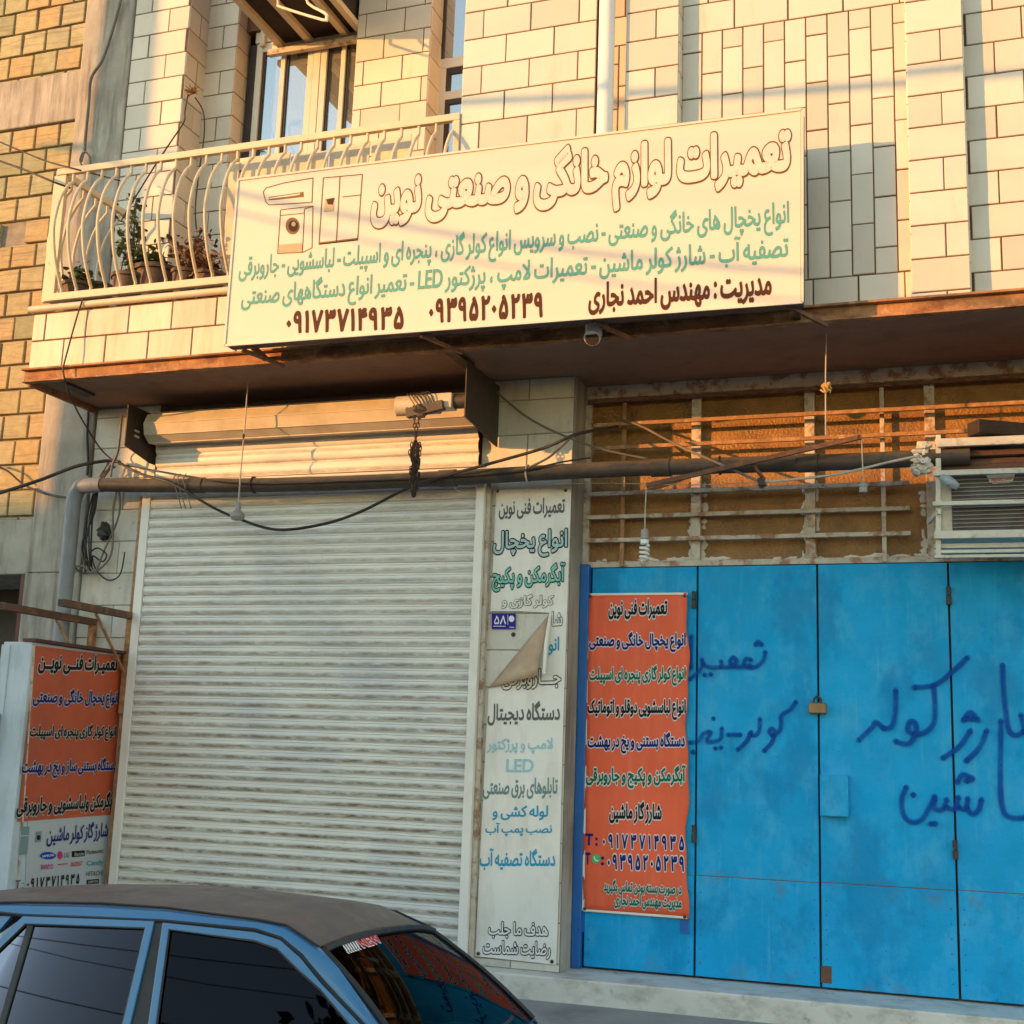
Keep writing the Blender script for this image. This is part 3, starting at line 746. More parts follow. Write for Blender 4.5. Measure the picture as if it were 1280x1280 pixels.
# ------------------------------------------------------------------ balcony railing
RL = thing('balcony_railing', 'cream steel balcony railing with bowed bellied bars along the parapet edge', 'railing', (-4.7, 7.4, 4.89))
zt, zb = 5.925, 4.945
MB().bar((-6.30, YS, zt), (-3.095, YS, zt), .04, .05).build('top_rail', m_rail, RL, bevel=.004)
MB().bar((-6.30, YS, zb), (-3.095, YS, zb), .045, .055).build('bottom_rail', m_rail, RL, bevel=.004)
MB().bar((-6.27, YS+.02, zt), (-6.27, 8.195, zt), .04, .05).build('top_rail', m_rail, RL, bevel=.004)
MB().bar((-6.27, YS+.02, zb), (-6.27, 8.195, zb), .04, .05).build('bottom_rail', m_rail, RL, bevel=.004)
MB().box(-6.325, -6.22, YS-.012, YS+.02, zb-.03, zt-.026).build('post', m_rail, RL, bevel=.004)
MB().box(-3.135, -3.093, YS-.02, YS+.02, zb+.03, zt-.026).build('post', m_rail, RL, bevel=.004)
def baluster(x, y, ox, oy):
    prof = [(0, 0), (.0, .075), (.055, .135), (.115, .25), (.15, .40), (.155, .52), (.12, .68), (.07, .80), (.012, .90), (0, .915), (0, .965)]
    pts = [V((x+ox*a, y+oy*a, zt-.01-b)) for a, b in prof]
    pts = pts[:2]+spline(pts[2:-2], 4)+pts[-2:]
    MB().tube(pts, .0115, 8, caps=False).build('baluster', m_rail, RL, smooth=50)
n = 25
for k in range(n):
    x = -6.16+k*(3.02/(n-1))
    baluster(x, YS, 0, -1)
for k in range(5): baluster(-6.27, YS+.12+k*.145, -1, 0)

BP = thing('board_screen', 'row of cream boards standing behind the right half of the balcony railing', 'boards', (-4.2, 7.62, 4.745))
for k, (pa, pb, pt_) in enumerate(((287, 299, 204), (300, 362, 196), (364, 410, 190), (413, 462, 182), (465, 514, 172))):
    p0, p1 = at(pa, pt_, 7.60+.012*(k % 2)), at(pb, pt_, 7.60+.012*(k % 2))
    MB().box(p0.x, p1.x, p0.y, p0.y+.012, 4.80, p0.z-.012*(k % 3)).build('board', m_board, BP, bevel=.002)
rb = random.Random(6)
sc_ = MB()
for px, py in ((300, 214), (298, 231), (299, 266), (385, 205)):
    p = at(px, py, 7.598); sc_.lathe((p.x, 7.60, p.z), [(.010, 0), (.006, .006)], 8, (0, -1, 0))
sc_.build('screw', m_darkmetal, BP)

# ------------------------------------------------------------------ roller shutter
SH = thing('roller_shutter', 'closed grimy white roller shutter with its bare roll and motor above', 'roller shutter', (-4.45, 8.16, .4))
x0, x1 = -5.775, -3.145; ph = .0725
prof = [(0, 0.0), (.006, .002), (.011, .010), (.014, .026), (.013, .043), (.0115, .049), (.0165, .0520), (.0165, .0540), (.011, .0560), (.009, .0600), (.006, .0625), (-.009, .0632), (-.009, .0690), (.001, .0700), (.0, .0725)]
nsl = 46
mb = MB(); sec = []
rs = random.Random(9)
for k in range(nsl):
    dy = rs.uniform(-.0025, .0025)
    for i, (d, z) in enumerate(prof[:-1]): sec.append((8.168-d+dy, .40+k*ph+z))
nseg = 14
vs = []
for i in range(nseg+1):
    x = x0+(x1-x0)*i/nseg
    for y, z in sec:
        vs.append((x, y+.004*math.sin(x*2.1+z*1.7)+.003*math.sin(z*5+x), z+.0035*math.sin(x*1.3+z*.8)))
m_ = len(sec)
mb.add(vs, [(i*m_+j, (i+1)*m_+j, (i+1)*m_+j+1, i*m_+j+1) for i in range(nseg) for j in range(m_-1)])
mb.build('curtain', m_shut, SH, smooth=28)
# loose wider slats at the top, where the curtain runs up to the roll
mb = MB(); zz = .40+nsl*ph; yy = 8.168; k = 0
pts = []
for k in range(4):
    pr = [(0, 0), (.014, .02), (.018, .05), (.012, .080), (.002, .089), (.002, .095)]
    for d, z in pr: pts.append((8.168-d-.013*k, zz+.098*k+z))
vs = []; m_ = len(pts)
for i in range(nseg+1):
    x = x0+.02+(x1-x0-.04)*i/nseg
    vs += [(x, y, z) for y, z in pts]
mb.add(vs, [(i*m_+j, (i+1)*m_+j, (i+1)*m_+j+1, i*m_+j+1) for i in range(nseg) for j in range(m_-1)])
mb.build('curtain_top', m_shut, SH, smooth=60)
ring = []
for k in range(9):
    a = 2*math.pi*(k+.35)/9; ring.append((8.045+.122*math.cos(a), 4.10+.122*math.sin(a)))
mb = MB()
def rp_(x): return [(x, y, z) for y, z in ring]
mb.prism(rp_(-5.74), (2.59, 0, 0))
for k in range(9):
    y, z = ring[k]; mb.bar((-5.735, y, z), (-3.155, y, z), .007, .007)
mb.build('roll', m_roll, SH, smooth=20)
for nm, xx, y0, zl, zh in (('side_plate', -5.80, 7.80, 3.86, 4.235), ('side_plate', -3.05, 7.57, 3.87, 4.30)):
    q = [(xx, y0, zh), (xx, 8.19, zh), (xx, 8.19, zl-.0), (xx, 8.12, zl-.0), (xx, y0, zl+.06)]
    MB().prism(q, (.008, 0, 0)).build(nm, m_darkmetal, SH)
sl_ = MB()
for z in (4.05, 4.01): sl_.box(-5.7915, -5.7895, 7.90, 7.96, z, z+.016)
sl_.build('plate_slot', m_rail, SH)
# guides
mb = MB()
def leanbox(xt, xb_, w_, y0, y1, mat, name, z0=.40, z1=3.62):
    MB().add([(xb_,y0,z0),(xb_+w_,y0,z0),(xb_+w_,y1,z0),(xb_,y1,z0),(xt,y0,z1),(xt+w_,y0,z1),(xt+w_,y1,z1),(xt,y1,z1)], [(0,3,2,1),(4,5,6,7),(0,1,5,4),(1,2,6,5),(2,3,7,6),(3,0,4,7)]).build(name, mat, SH, bevel=.003)
leanbox(-5.848, -5.848, .070, 8.145, 8.205, m_vinyl, 'guide_rail')
leanbox(-3.155, -3.16, .06, 8.11, 8.205, m_vinyl, 'guide_rail')
leanbox(-3.094, -3.098, .028, 8.15, 8.205, m_grille, 'guide_rail')
leanbox(-5.893, -5.90, .035, 8.175, 8.208, m_grille_rust, 'guide_rail')
# motor and chain on the right end
mo = thing('motor_root', None, None, (-3.3, 7.7, 4.0)); bpy.data.objects.remove(mo)
pm = at(497, 505, 7.62); pn = at(545, 501, 7.62)
xq = at(583, 500, 7.62).x
zc = (pm.z+pn.z)/2-.02
MT = MB().tube([(pm.x, 7.62, zc), (pm.x+.004, 7.62, zc), (pm.x+.30, 7.62, zc)], [.058, .066, .066], 18).build('motor', m_motor, SH, smooth=40)
MB().box(pm.x+.24, pm.x+.41, 7.555, 7.66, zc-.045, zc+.055).build('junction_box', m_motor, MT, bevel=.006)
MB().tube([(pm.x+.41, 7.62, zc+.01), (-3.05, 7.62, zc+.01)], .05, 14).build('gear_housing', m_darkmetal, MT, smooth=40)
mb = MB().bar((pm.x+.10, 7.565, zc-.07), (pm.x+.36, 7.55, zc-.03), .05, .06).blob((pm.x+.20, 7.55, zc-.06), .05, .03, .045, 8, 6, .3, 3)
mb.build('brake_lever', m_darkmetal, MT)
mb = MB()
for k in range(7):
    mb.tube([(pm.x+.10+.02*k, 7.55, zc+.06), (pm.x+.16+.018*k, 7.53, zc-.02+.012*k), (pm.x+.19+.02*k, 7.55, zc-.07), (pm.x+.26, 7.56, zc+.02*(k % 3))], .004, 5, smooth=4)
mb.build('motor_wires', m_cable, MT)
MB().tube([(pm.x+.02, 7.57, zc-.075), (pm.x+.10, 7.555, zc-.08), (pm.x+.10, 7.555, zc-.03)], .006, 6).build('handle', m_darkmetal, MT)
ch = MB(); pc = at(521, 520, 7.55); zbot = at(521, 622, 7.55).z; zm = at(521, 556, 7.55).z; rc = random.Random(5)
def link(c, ax, r=.013):
    a = V((0, 0, 1)); b = V((math.cos(ax), math.sin(ax), 0))
    ch.tube([c+a*(r*1.5*math.cos(t*math.pi/4))+b*(r*.75*math.sin(t*math.pi/4)) for t in range(9)], .0038, 5, caps=False)
for s in (-1, 1):
    z = zc-.04; k = 0
    while z > zm:
        f = (z-zm)/(zc-.04-zm); link(V((pc.x+s*.022*f, 7.55, z)), (k % 2)*1.57+.3); z -= .029; k += 1
z = zm; k = 0
while z > zbot+.02:
    f = (z-zbot)/(zm-zbot); wv = .028*min(1, f*2.2+.1)
    for q in range(7): link(V((pc.x+rc.uniform(-wv, wv)+.006*(1-f), 7.55+rc.uniform(-.02, .02), z)), rc.uniform(0, 3), .014)
    z -= .018; k += 1
ch.build('pull_chain', m_chain, SH)

# ------------------------------------------------------------------ blue metal gate
GT = thing('metal_gate', 'tall blue painted steel folding gate with spray painted writing', 'gate', (-1.0, YD, .475))
FD = Face((-1, YD, 1.5), (1, 0, 0), (0, -1, 0))
xs = [-2.43, -1.705, -.932, -.137, .66]
ZT, ZL, ZB = 3.06, at(950, 1098, YD).z, .482
leaves = []
for i in range(4):
    a, b = xs[i]+.007, xs[i+1]-.007
    mb = MB()
    nx_, nz_ = 10, 24
    rr = random.Random(100+i); px_, pz_ = rr.uniform(0, 6), rr.uniform(0, 6)
    vs = []
    for iz in range(nz_+1):
        for ix in range(nx_+1):
            x = a+(b-a)*ix/nx_; z = ZB+(ZT-ZB)*iz/nz_
            e = min(1, 4*min(ix, nx_-ix)/nx_)*min(1, 5*min(iz, nz_-iz)/nz_)
            vs.append((x, YD+.004*e*(math.sin(3.1*x+px_+z*1.3)*math.sin(2.3*z+pz_)+.5*math.sin(7*x+px_)*math.sin(5.3*z+pz_*2)), z))
    w_ = nx_+1
    mb.add(vs, [(iz*w_+ix, iz*w_+ix+1, (iz+1)*w_+ix+1, (iz+1)*w_+ix) for iz in range(nz_) for ix in range(nx_)])
    mb.box(a, a+.02, YD+.001, YD+.04, ZB, ZT).box(b-.02, b, YD+.001, YD+.04, ZB, ZT).box(a, b, YD+.006, YD+.04, ZT-.02, ZT-.001)
    lf = mb.build('gate_leaf', m_blue, GT, smooth=40); leaves.append(lf)
    MB().box(a+.001, b-.001, YD-.0075, YD-.0062, ZB+.003, ZL+.004*i-.01).build('kick_plate', m_blue, lf)
    MB().box(a+.001, b-.001, YD-.0092, YD-.0063, ZL+.004*i-.0098, ZL+.004*i-.0055).build('sheet_seam', m_rust_dark, lf)  # dark rusty strip along the sheet edge, standing in for the seam's shadow
    rv = MB()
    for k in range(6):
        rv.lathe((a+.03, YD-.0064, ZB+.08+k*.085), [(.006, 0), (.004, .003)], 8, (0, -1, 0)).lathe((b-.03, YD-.0064, ZB+.08+k*.085), [(.006, 0), (.004, .003)], 8, (0, -1, 0))
    rv.build('rivets', m_bluedark, lf)
MB().box(-2.50, -2.437, YD-.045, YD+.04, .47, 3.085).build('gate_post', m_bluedark, GT, bevel=.006)
MB().box(-2.49, 3.2, YD+.045, YD+.08, .469, 3.064).build('gate_backing', m_gasket, GT)
MB().box(.675, 3.2, YD, YD+.04, ZB, ZT).build('gate_leaf', m_blue, GT)
for (px, py, i) in ((868, 750, 1), (1186, 745, 3), (868, 1042, 1), (1194, 1062, 3), (722, 765, 0), (719, 1030, 0)):
    p = at(px, py, YD)
    MB().tube([(p.x, YD-.014, p.z-.055), (p.x, YD-.014, p.z-.003)], .016, 10).tube([(p.x, YD-.014, p.z+.003), (p.x, YD-.014, p.z+.055)], .014, 10).build('hinge', m_darkmetal if i else m_bluedark, leaves[i], smooth=40)
q = at(1025, 968, YD); q2 = at(1062, 1021, YD)
MB().box(q.x+.006, q2.x, YD-.075, YD-.005, q2.z, q.z).build('lock_box', m_blue, leaves[2], bevel=.005)
q = at(1033, 1218, YD); MB().box(q.x-.032, q.x+.032, YD-.010, YD-.007, q.z-.05, q.z+.05).build('rust_patch', m_rust_dark, leaves[2])
def spray(lines, parent, r=.013):
    for ln in lines:
        pts = [V((x, 0, z)) for x, z in ln]
        pts = spline(pts, 6) if len(pts) > 2 else pts
        mb = MB(); al = []
        nn = len(pts)
        for i, p in enumerate(pts):
            t = (pts[min(i+1, nn-1)]-pts[max(i-1, 0)]).normalized(); a = V((-t.z, 0, t.x))
            for k, o_ in enumerate((-2.1, -1.0, 0, 1.0, 2.1)):
                mb.v.append(V((p.x+a.x*r*o_, YD-.0118-.00002*i, p.z+a.z*r*o_))); al.append((0, .66, 1, .66, 0)[k])
        for i in range(nn-1):
            for k in range(4): mb.f.append([i*5+k, i*5+k+1, (i+1)*5+k+1, (i+1)*5+k]); mb.c.append(.5); mb.m.append(0)
        # soft round ends
        for c_, e in ((0, pts[0]), (1, pts[-1])):
            b0 = len(mb.v); yy = YD-.0121-(.00002*nn if c_ else 0)
            mb.v.append(V((e.x, yy, e.z))); al.append(1)
            for ring_, av in ((1.0, .66), (2.1, 0)):
                for k in range(10): mb.v.append(V((e.x+r*ring_*math.cos(k*.6283), yy, e.z+r*ring_*math.sin(k*.6283)))); al.append(av)
            for k in range(10):
                mb.f.append([b0, b0+1+(k+1) % 10, b0+1+k]); mb.f.append([b0+1+k, b0+1+(k+1) % 10, b0+11+(k+1) % 10, b0+11+k]); mb.c += [.5, .5]; mb.m += [0, 0]
        mb.al = al
        yield mb
def graffiti(lines, ox, oy, s, r, label):
    big = MB(); big.al = []
    for k, mb in enumerate(spray([[(at(ox+a/s, oy+b/s, YD).x, at(ox+a/s, oy+b/s, YD).z) for a, b in ln] for ln in lines], None, r)):
        b0 = len(big.v); big.v += [p+V((0, -.0004*(k % 4), 0)) for p in mb.v]; big.f += [[i+b0 for i in f] for f in mb.f]; big.c += mb.c; big.m += mb.m; big.al += mb.al
    big.build('graffiti', m_spray, GT, label=label)
Z2 = (860, 700, 3.048); Z3 = (860, 960, 3.048)
graffiti([[(295,350),(288,382),(262,406),(235,410),(214,396),(224,376),(242,382)],[(240,402),(205,408),(172,405),(162,385),(174,372),(186,386),(170,405),(138,408),(126,386)],[(126,408),(95,410),(64,402),(54,380)],[(60,395),(42,425),(8,455)],[(258,324),(268,312),(282,324)],[(62,438),(66,438)],[(86,436),(90,436)],[(14,290),(12,350),(12,412)]], *Z2, .0085, 'upper left blue sprayed word with dots')
graffiti([[(412,540),(390,570),(358,592),(355,625),(350,650),(325,670)],[(325,670),(310,655),(320,642),(332,658),(320,695),(290,728)],[(275,605),(272,650),(257,668),(235,665)],[(242,655),(225,690),(190,724)],[(152,666),(202,666)],[(130,640),(125,680),(100,692),(72,690),(88,655),(60,662),(40,690),(8,695)],[(97,604),(99,604)],[(104,718),(107,718)],[(124,715),(127,715)],[(18,732),(24,732)]], *Z2, .0085, 'lower left blue sprayed line with a dash')
graffiti([[(1065,372),(1005,428),(940,476),(862,486)],[(935,478),(941,560),(936,622),(905,656),(866,666)],[(866,666),(838,650),(846,616),(866,622),(868,660),(840,700),(790,690)],[(792,496),(790,580),(776,634),(746,642)],[(746,642),(716,618),(700,640),(650,688)]], *Z2, .0098, 'large blue sprayed word across the middle leaves')
graffiti([[(1138,650),(1110,715),(1060,766)],[(1076,650),(1035,710),(970,756)],[(1050,612),(1075,580),(1105,610)],[(1056,604),(1088,606)],[(1198,400),(1204,520),(1220,640),(1246,668),(1280,655)],[(1268,590),(1282,650)]], *Z2, .0098, 'blue sprayed letters near the right edge')
graffiti([[(832,72),(815,120),(822,178),(852,206),(892,195),(920,150),(940,108)],[(857,102),(860,102)],[(942,118),(938,152),(970,158),(986,120)],[(986,150),(1018,156),(1030,112)],[(1030,150),(1058,156),(1066,116)],[(1062,150),(1082,176),(1106,160),(1118,120)],[(922,213),(944,212)],[(1026,54),(1045,26),(1066,31),(1086,42),(1060,50)],[(1192,-180),(1190,60),(1200,158),(1230,188),(1286,190)]], *Z3, .0098, 'lowest blue sprayed word')
# padlock on the gate
pl = thing('padlock', 'brown padlock hanging between the two middle leaves of the blue gate', 'padlock', at(1021, 893, YD-.03))
p = at(1022, 886, YD-.03)
MB().box(p.x-.055, p.x+.055, YD-.055, YD-.016, p.z-.032, p.z+.038).build('lock_body', m_brass, pl, bevel=.008)
MB().tube([(p.x-.02, YD-.0355, p.z+.03), (p.x-.02, YD-.0355, p.z+.06), (p.x, YD-.0355, p.z+.075), (p.x+.02, YD-.0355, p.z+.06), (p.x+.02, YD-.0355, p.z+.03)], .007, 8, smooth=4).build('shackle', m_darkmetal, pl, smooth=50)

# ================================================================== SIGNS
# ------------------------------------------------------------------ large shop sign
YN = 7.08
c0, c1, c2, c3 = at(298, 225, YN), at(1003, 137, YN), at(1003, 378, YN), at(281, 432, YN)
SG = thing('shop_sign', 'large cream shop sign with Persian writing and appliance drawings, in front of the balcony', 'sign', (c3.x, YN, c3.z))
poly = [c3, c2, c1, c0]
MB().prism([p+V((0, .003, 0)) for p in poly], (0, .10, 0)).build('sign_frame', m_signside, SG, bevel=.003)
ins = [c3+V((.006, 0, .006)), c2+V((-.010, 0, .006)), c1+V((-.010, 0, -.004)), c0+V((.006, 0, -.004))]
nx_, nz_ = 24, 8; vs = []
for j in range(nz_+1):
    for i in range(nx_+1):
        a, b = i/nx_, j/nz_
        p = (ins[0]*(1-a)+ins[1]*a)*(1-b)+(ins[3]*(1-a)+ins[2]*a)*b
        vs.append(p)
w_ = nx_+1
MB().add(vs, [(j*w_+i, j*w_+i+1, (j+1)*w_+i+1, (j+1)*w_+i) for j in range(nz_) for i in range(nx_)]).build('sign_face', m_signface, SG)
eb = MB()
for a, b in ((c3, c2), (c2, c1), (c1, c0), (c0, c3)): eb.bar(a+V((0, -.002, 0)), b+V((0, -.002, 0)), .014, .012, up=(0, 1, 0))
eb.build('edge_strip', m_signface, SG)
br = MB()
for x in (c3.x+.13, c3.x+1.4, c2.x-1.2, c2.x-.06):
    for a_, b_, w_ in (((x, YN+.10, c3.z+.03), (x, 7.40, c3.z-.01), .03), ((x, YN+.10, c3.z+.5), (x, 7.40, c3.z+.5), .03), ((x-.03, YN+.05, c3.z-.02), (x+.16, 7.36, c3.z-.075), .022)):
        MB().bar(a_, b_, w_, w_).build('bracket', m_rust_dark, SG)
FS = Face((c3.x, YN, c3.z), (1, 0, 0), (0, -1, 0))
L1 = [(.062, i_outline), (.050, m_signface)]
text(FS, 'تعمیرات لوازم خانگی و صنعتی نوین', 466, 254, 987, 194, 84, [(.085, i_outline), (.055, m_signface)], SG)
text(FS, 'انواع یخچال های خانگی و صنعتی - نصب و سرویس انواع کولر گازی ، پنجره ای و اسپیلت - لباسشویی - جاروبرقی', 299, 338, 986, 270, 42, [(.022, i_teal)], SG)
text(FS, 'تصفیه آب - شارژ کولر ماشین - تعمیرات لامپ ، پرژکتور LED - تعمیر انواع دستگاههای صنعتی', 302, 374, 985, 312, 42, [(.022, i_teal)], SG)
text(FS, 'مدیریت : مهندس احمد نجاری', 736, 374, 964, 357, 40, [(.034, i_brown)], SG)
text(FS, '۰۹۱۷۳۷۱۴۹۳۵', 359, 403, 504, 397, 27, [(.042, i_brown)], SG, ltr=True, sp=.10)
text(FS, '۰۹۳۹۵۲۰۵۲۳۹', 537, 389, 678, 381, 29, [(.042, i_brown)], SG, ltr=True, sp=.10)
def zz(lst, s, ox, oy): return [[(ox+a/s, oy+b/s) for a, b in ln] for ln in lst]
def draw(face, lst, w_, mat, name, par, d=.002): return strokes(face, zz(lst, 4.0, 280, 0), w_, d, mat, name, par)
# drawings of a split cooler, a washing machine and a fridge (zoom coordinates of the photograph)
draw(FS, [[(445,890),(300,915),(210,940),(196,960),(210,1010),(225,1025),(440,1012),(445,890)]], .006, i_sepia, 'cooler_drawing', SG)
q = [(225,985),(398,960),(398,985),(225,1002)]
patch(FS, [(280+a/4, b/4) for a, b in q], .0025, i_sepia, 'cooler_drawing', SG)
patch(FS, [(280+a/4, b/4) for a, b in [(228,990),(380,968),(380,975),(228,996)]], .0035, m_signface, 'cooler_drawing', SG)
draw(FS, [[(283,1050),(445,1030),(440,1240),(395,1262),(268,1268),(283,1050)],[(403,1045),(392,1262)],[(283,1078),(400,1066)],[(403,1045),(445,1032)]], .005, i_sepia, 'washer_drawing', SG)
cx_, cy_ = 280+343/4, 1130/4
def ell(face, cx, cy, rx, ry, d, mat, name, par, n=20): return patch(face, [(cx+rx*math.cos(2*math.pi*k/n), cy-ry*math.sin(2*math.pi*k/n)) for k in range(n)][::-1], d, mat, name, par)
ell(FS, cx_, cy_, 8.6, 10.6, .0025, i_sepia, 'washer_drawing', SG); ell(FS, cx_+1, cy_+.4, 5.8, 7.2, .0035, i_brown, 'washer_drawing', SG)
ell(FS, cx_+1.6, cy_-2, 2.6, 3.0, .0045, i_sepia2, 'washer_drawing', SG)
patch(FS, [(280+a/4, b/4) for a, b in [(275,1225),(388,1215),(392,1258),(270,1264)]], .0022, i_sepia2, 'washer_drawing', SG)
draw(FS, [[(497,890),(692,872),(668,1200),(475,1222),(497,890)],[(580,884),(562,1210)],[(592,985),(685,975)]], .006, i_sepia, 'fridge_drawing', SG)
patch(FS, [(280+a/4, b/4) for a, b in [(505,995),(552,988),(548,1055),(501,1060)]], .0025, i_sepia2, 'fridge_drawing', SG)
patch(FS, [(280+a/4, b/4) for a, b in [(512,998),(552,990),(545,1025),(520,1022)]], .0035, i_brown, 'fridge_drawing', SG)
patch(FS, [(280+a/4, b/4) for a, b in [(478,1212),(668,1190),(668,1202),(476,1224)]], .0025, i_sepia, 'fridge_drawing', SG)

# ------------------------------------------------------------------ white banner on the pillar
YP = 8.188
WB = thing('vinyl_banner', 'tall dirty white banner on the tile pillar, torn and folded over in its middle', 'banner', at(645, 1210, YP))
FP = Face((-2.8, YP, 1.5), (1, 0, 0), (0, -1, 0))
out_ = [(594, 1195), (695, 1206), (699, 1100), (704, 900), (714, 612), (620, 612), (617, 690), (613, 764), (650, 764), (687, 766), (650, 812), (611, 860), (602, 1030)]
g_ = [at(a, b, YP) for a, b in out_]
MB().prism([p+V((0, .0, 0)) for p in g_], (0, .004, 0)).build('banner_sheet', m_vinyl, WB)
OUT = lambda a, b, o1=.078, o2=.022: [(o1, a), (o2, b)]
text(FP, 'تعمیرات فنی نوین', 624, 637, 706, 634, 25, [(.026, i_grey)], WB)
text(FP, 'انواع یخچال', 617, 681, 709, 678, 33, OUT(i_black, i_pale), WB)
text(FP, 'آبگرمکن و پکیج', 616, 723, 706, 720, 33, OUT(i_black, i_aqua), WB)
text(FP, 'کولر گازی و', 628, 752, 692, 751, 17, OUT(i_grey, m_vinyl, .07), WB)
text(FP, 'شا', 690, 774, 703, 773, 17, OUT(i_grey, m_vinyl, .07), WB)
text(FP, 'انو', 686, 808, 699, 807, 22, [(.026, i_blue)], WB)
text(FP, 'جـــاروبرقی', 628, 850, 701, 848, 24, OUT(i_black, m_vinyl, .075), WB)
text(FP, 'دستگاه دیجیتال', 610, 892, 700, 891, 30, [(.026, i_grey)], WB)
text(FP, 'لامپ و پرژکتور', 609, 933, 691, 932, 20, [(.026, i_sky)], WB)
text(FP, 'LED', 633, 957, 667, 957, 16, [(.026, i_sky)], WB, ltr=True)
text(FP, 'تابلوهای برق صنعتی', 604, 986, 697, 985, 26, [(.026, i_slate)], WB)
text(FP, 'لوله کشی و', 616, 1016, 685, 1016, 18, [(.026, i_blue)], WB)
text(FP, 'نصب پمپ آب', 607, 1037, 690, 1037, 17, [(.026, i_blue)], WB)
text(FP, 'دستگاه تصفیه آب', 600, 1074, 694, 1074, 27, [(.026, i_blue)], WB)
text(FP, 'هدف ما جلب', 611, 1162, 685, 1164, 20, OUT(i_black, m_vinyl, .085), WB)
text(FP, 'رضایت شماست', 604, 1186, 688, 1188, 21, OUT(i_black, m_vinyl, .085), WB)
# folded flap, standing a little off the wall
a_, b_, c_ = at(611, 860, YP), at(688, 766, YP), at(676, 846, YP)
vs = []; nn = 8
for i in range(nn+1):
    for j in range(nn+1-i):
        u_, v_ = i/nn, j/nn
        p = a_*(1-u_-v_)+b_*u_+c_*v_
        p = p+V((0, -.006-.075*math.sin(math.pi*min(1, v_*1.0)*.5)*(1-.2*u_)-.02*math.sin(6*u_)*v_, -.012*math.sin(math.pi*(1-u_-v_))*0))
        vs.append(p)
idx = {}; k = 0
for i in range(nn+1):
    for j in range(nn+1-i): idx[i, j] = k; k += 1
fs = []
for i in range(nn):
    for j in range(nn-i):
        fs.append((idx[i, j], idx[i, j+1], idx[i+1, j]))
        if i+j < nn-1: fs.append((idx[i+1, j], idx[i, j+1], idx[i+1, j+1]))
fl = MB().add(vs, fs).build('folded_flap', m_vinylback, WB, smooth=60)
so_ = fl.modifiers.new('solid', 'SOLIDIFY'); so_.thickness = .003
e1, e2 = at(688, 767, YP-.03), at(680, 842, YP-.075)
MB().tube([e1, (e1+e2)/2+V((.003, -.03, 0)), e2], [.010, .014, .012], 8).build('rolled_edge', m_vinyl, WB, smooth=60)
ey = MB()
for px, py in ((622, 614), (707, 613), (598, 1192), (690, 1202)):
    p = at(px, py, YP); ey.lathe((p.x, YP-.001, p.z), [(.012, 0), (.012, .004), (.004, .006)], 12, (0, -1, 0))
ey.build('eyelet', m_darkmetal, WB)
wire = MB().tube([at(558, 592, 8.0), at(570, 612, 8.02), at(600, 622, 8.15), at(622, 613, YP-.01)], .0025, 5, smooth=6).tube([at(690, 604, 8.05), at(707, 612, YP-.01)], .0025, 5)
wire.build('tie_wire', m_cable_white, WB)
# house number plate
np_ = thing('number_plate', 'small blue house number plate on the pillar tiles inside the torn banner', 'number plate', at(630, 787, YP))
q = [at(615, 767, YP), at(644, 767, YP), at(644, 786, YP), at(615, 786, YP)]
FNP = Face((-2.8, YP-.004, 1.5), (1, 0, 0), (0, -1, 0))
MB().prism([p+V((0, -.004, 0)) for p in q][::-1], (0, .012, 0)).build('plate', i_plate, np_)
text(FNP, '۵۸', 618, 775, 633, 775, 11, [(.012, i_white)], np_, ltr=True)
ell(FNP, 639.5, 773.5, 3.4, 4.0, .002, i_white, 'emblem', np_)
patch(FNP, [(617, 783.2), (632, 783.2), (632, 782.4), (617, 782.4)], .002, i_white, 'rule_line', np_)
patch(FNP, [(634.6, 768.5), (635.1, 768.5), (635.1, 781), (634.6, 781)][::-1], .002, i_white, 'rule_line', np_)
patch(FNP, [(637, 784.5), (643, 784.5), (643, 783.7), (637, 783.7)], .002, i_white, 'rule_line', np_)
p = at(641, 793, YP); MB().lathe((p.x, YG-.002, p.z), [(.016, 0), (.010, .003)], 10, (0, -1, 0)).build('dark_hole', m_gasket, None, label='small dark drilled hole in the pillar below the number plate', cat='hole')

# ------------------------------------------------------------------ orange banner on the gate
YO = YD-.022
OB = thing('vinyl_banner', 'orange banner of white edged Persian lines on the leftmost blue gate leaf', 'banner', at(795, 1148, YO))
FO = Face((-2.0, YO-.006, 1.5), (1, 0, 0), (0, -1, 0))
o4 = [at(728, 1139, YO), at(859, 1149, YO), at(860, 741, YO), at(735, 742, YO)]
vs = []; nx_, nz_ = 16, 40; ro = random.Random(3)
for j in range(nz_+1):
    for i in range(nx_+1):
        a, b = i/nx_, j/nz_
        p = (o4[0]*(1-a)+o4[1]*a)*(1-b)+(o4[3]*(1-a)+o4[2]*a)*b
        ex = abs(a-.5)*2; ed = max(0, (ex-.9)/.1)
        dx = (.010*math.sin(b*17+1)+.006*math.sin(b*41))*ed*(1 if a > .5 else .5)
        vs.append(p+V((dx, -.004+.0022*math.sin(a*11)*math.sin(b*4+a*3)-.008*ed*math.sin(b*23)**2, 0)))
w_ = nx_+1
sheet = MB().add(vs, [(j*w_+i, j*w_+i+1, (j+1)*w_+i+1, (j+1)*w_+i) for j in range(nz_) for i in range(nx_)]).build('banner_sheet', m_orange, OB, smooth=60)
sm = sheet.modifiers.new('solid', 'SOLIDIFY'); sm.thickness = .002
eb = MB()
for a, b in (((735.5, 743), (859.5, 742)), ((728.5, 1137.5), (858.5, 1147)), ((735, 742), (729, 1138))):
    eb.bar(FO.hit(*a)+V((0, -.001, 0)), FO.hit(*b)+V((0, -.001, 0)), .014, .001, up=(0, -1, 0))
eb.build('white_border', m_vinyl, OB)
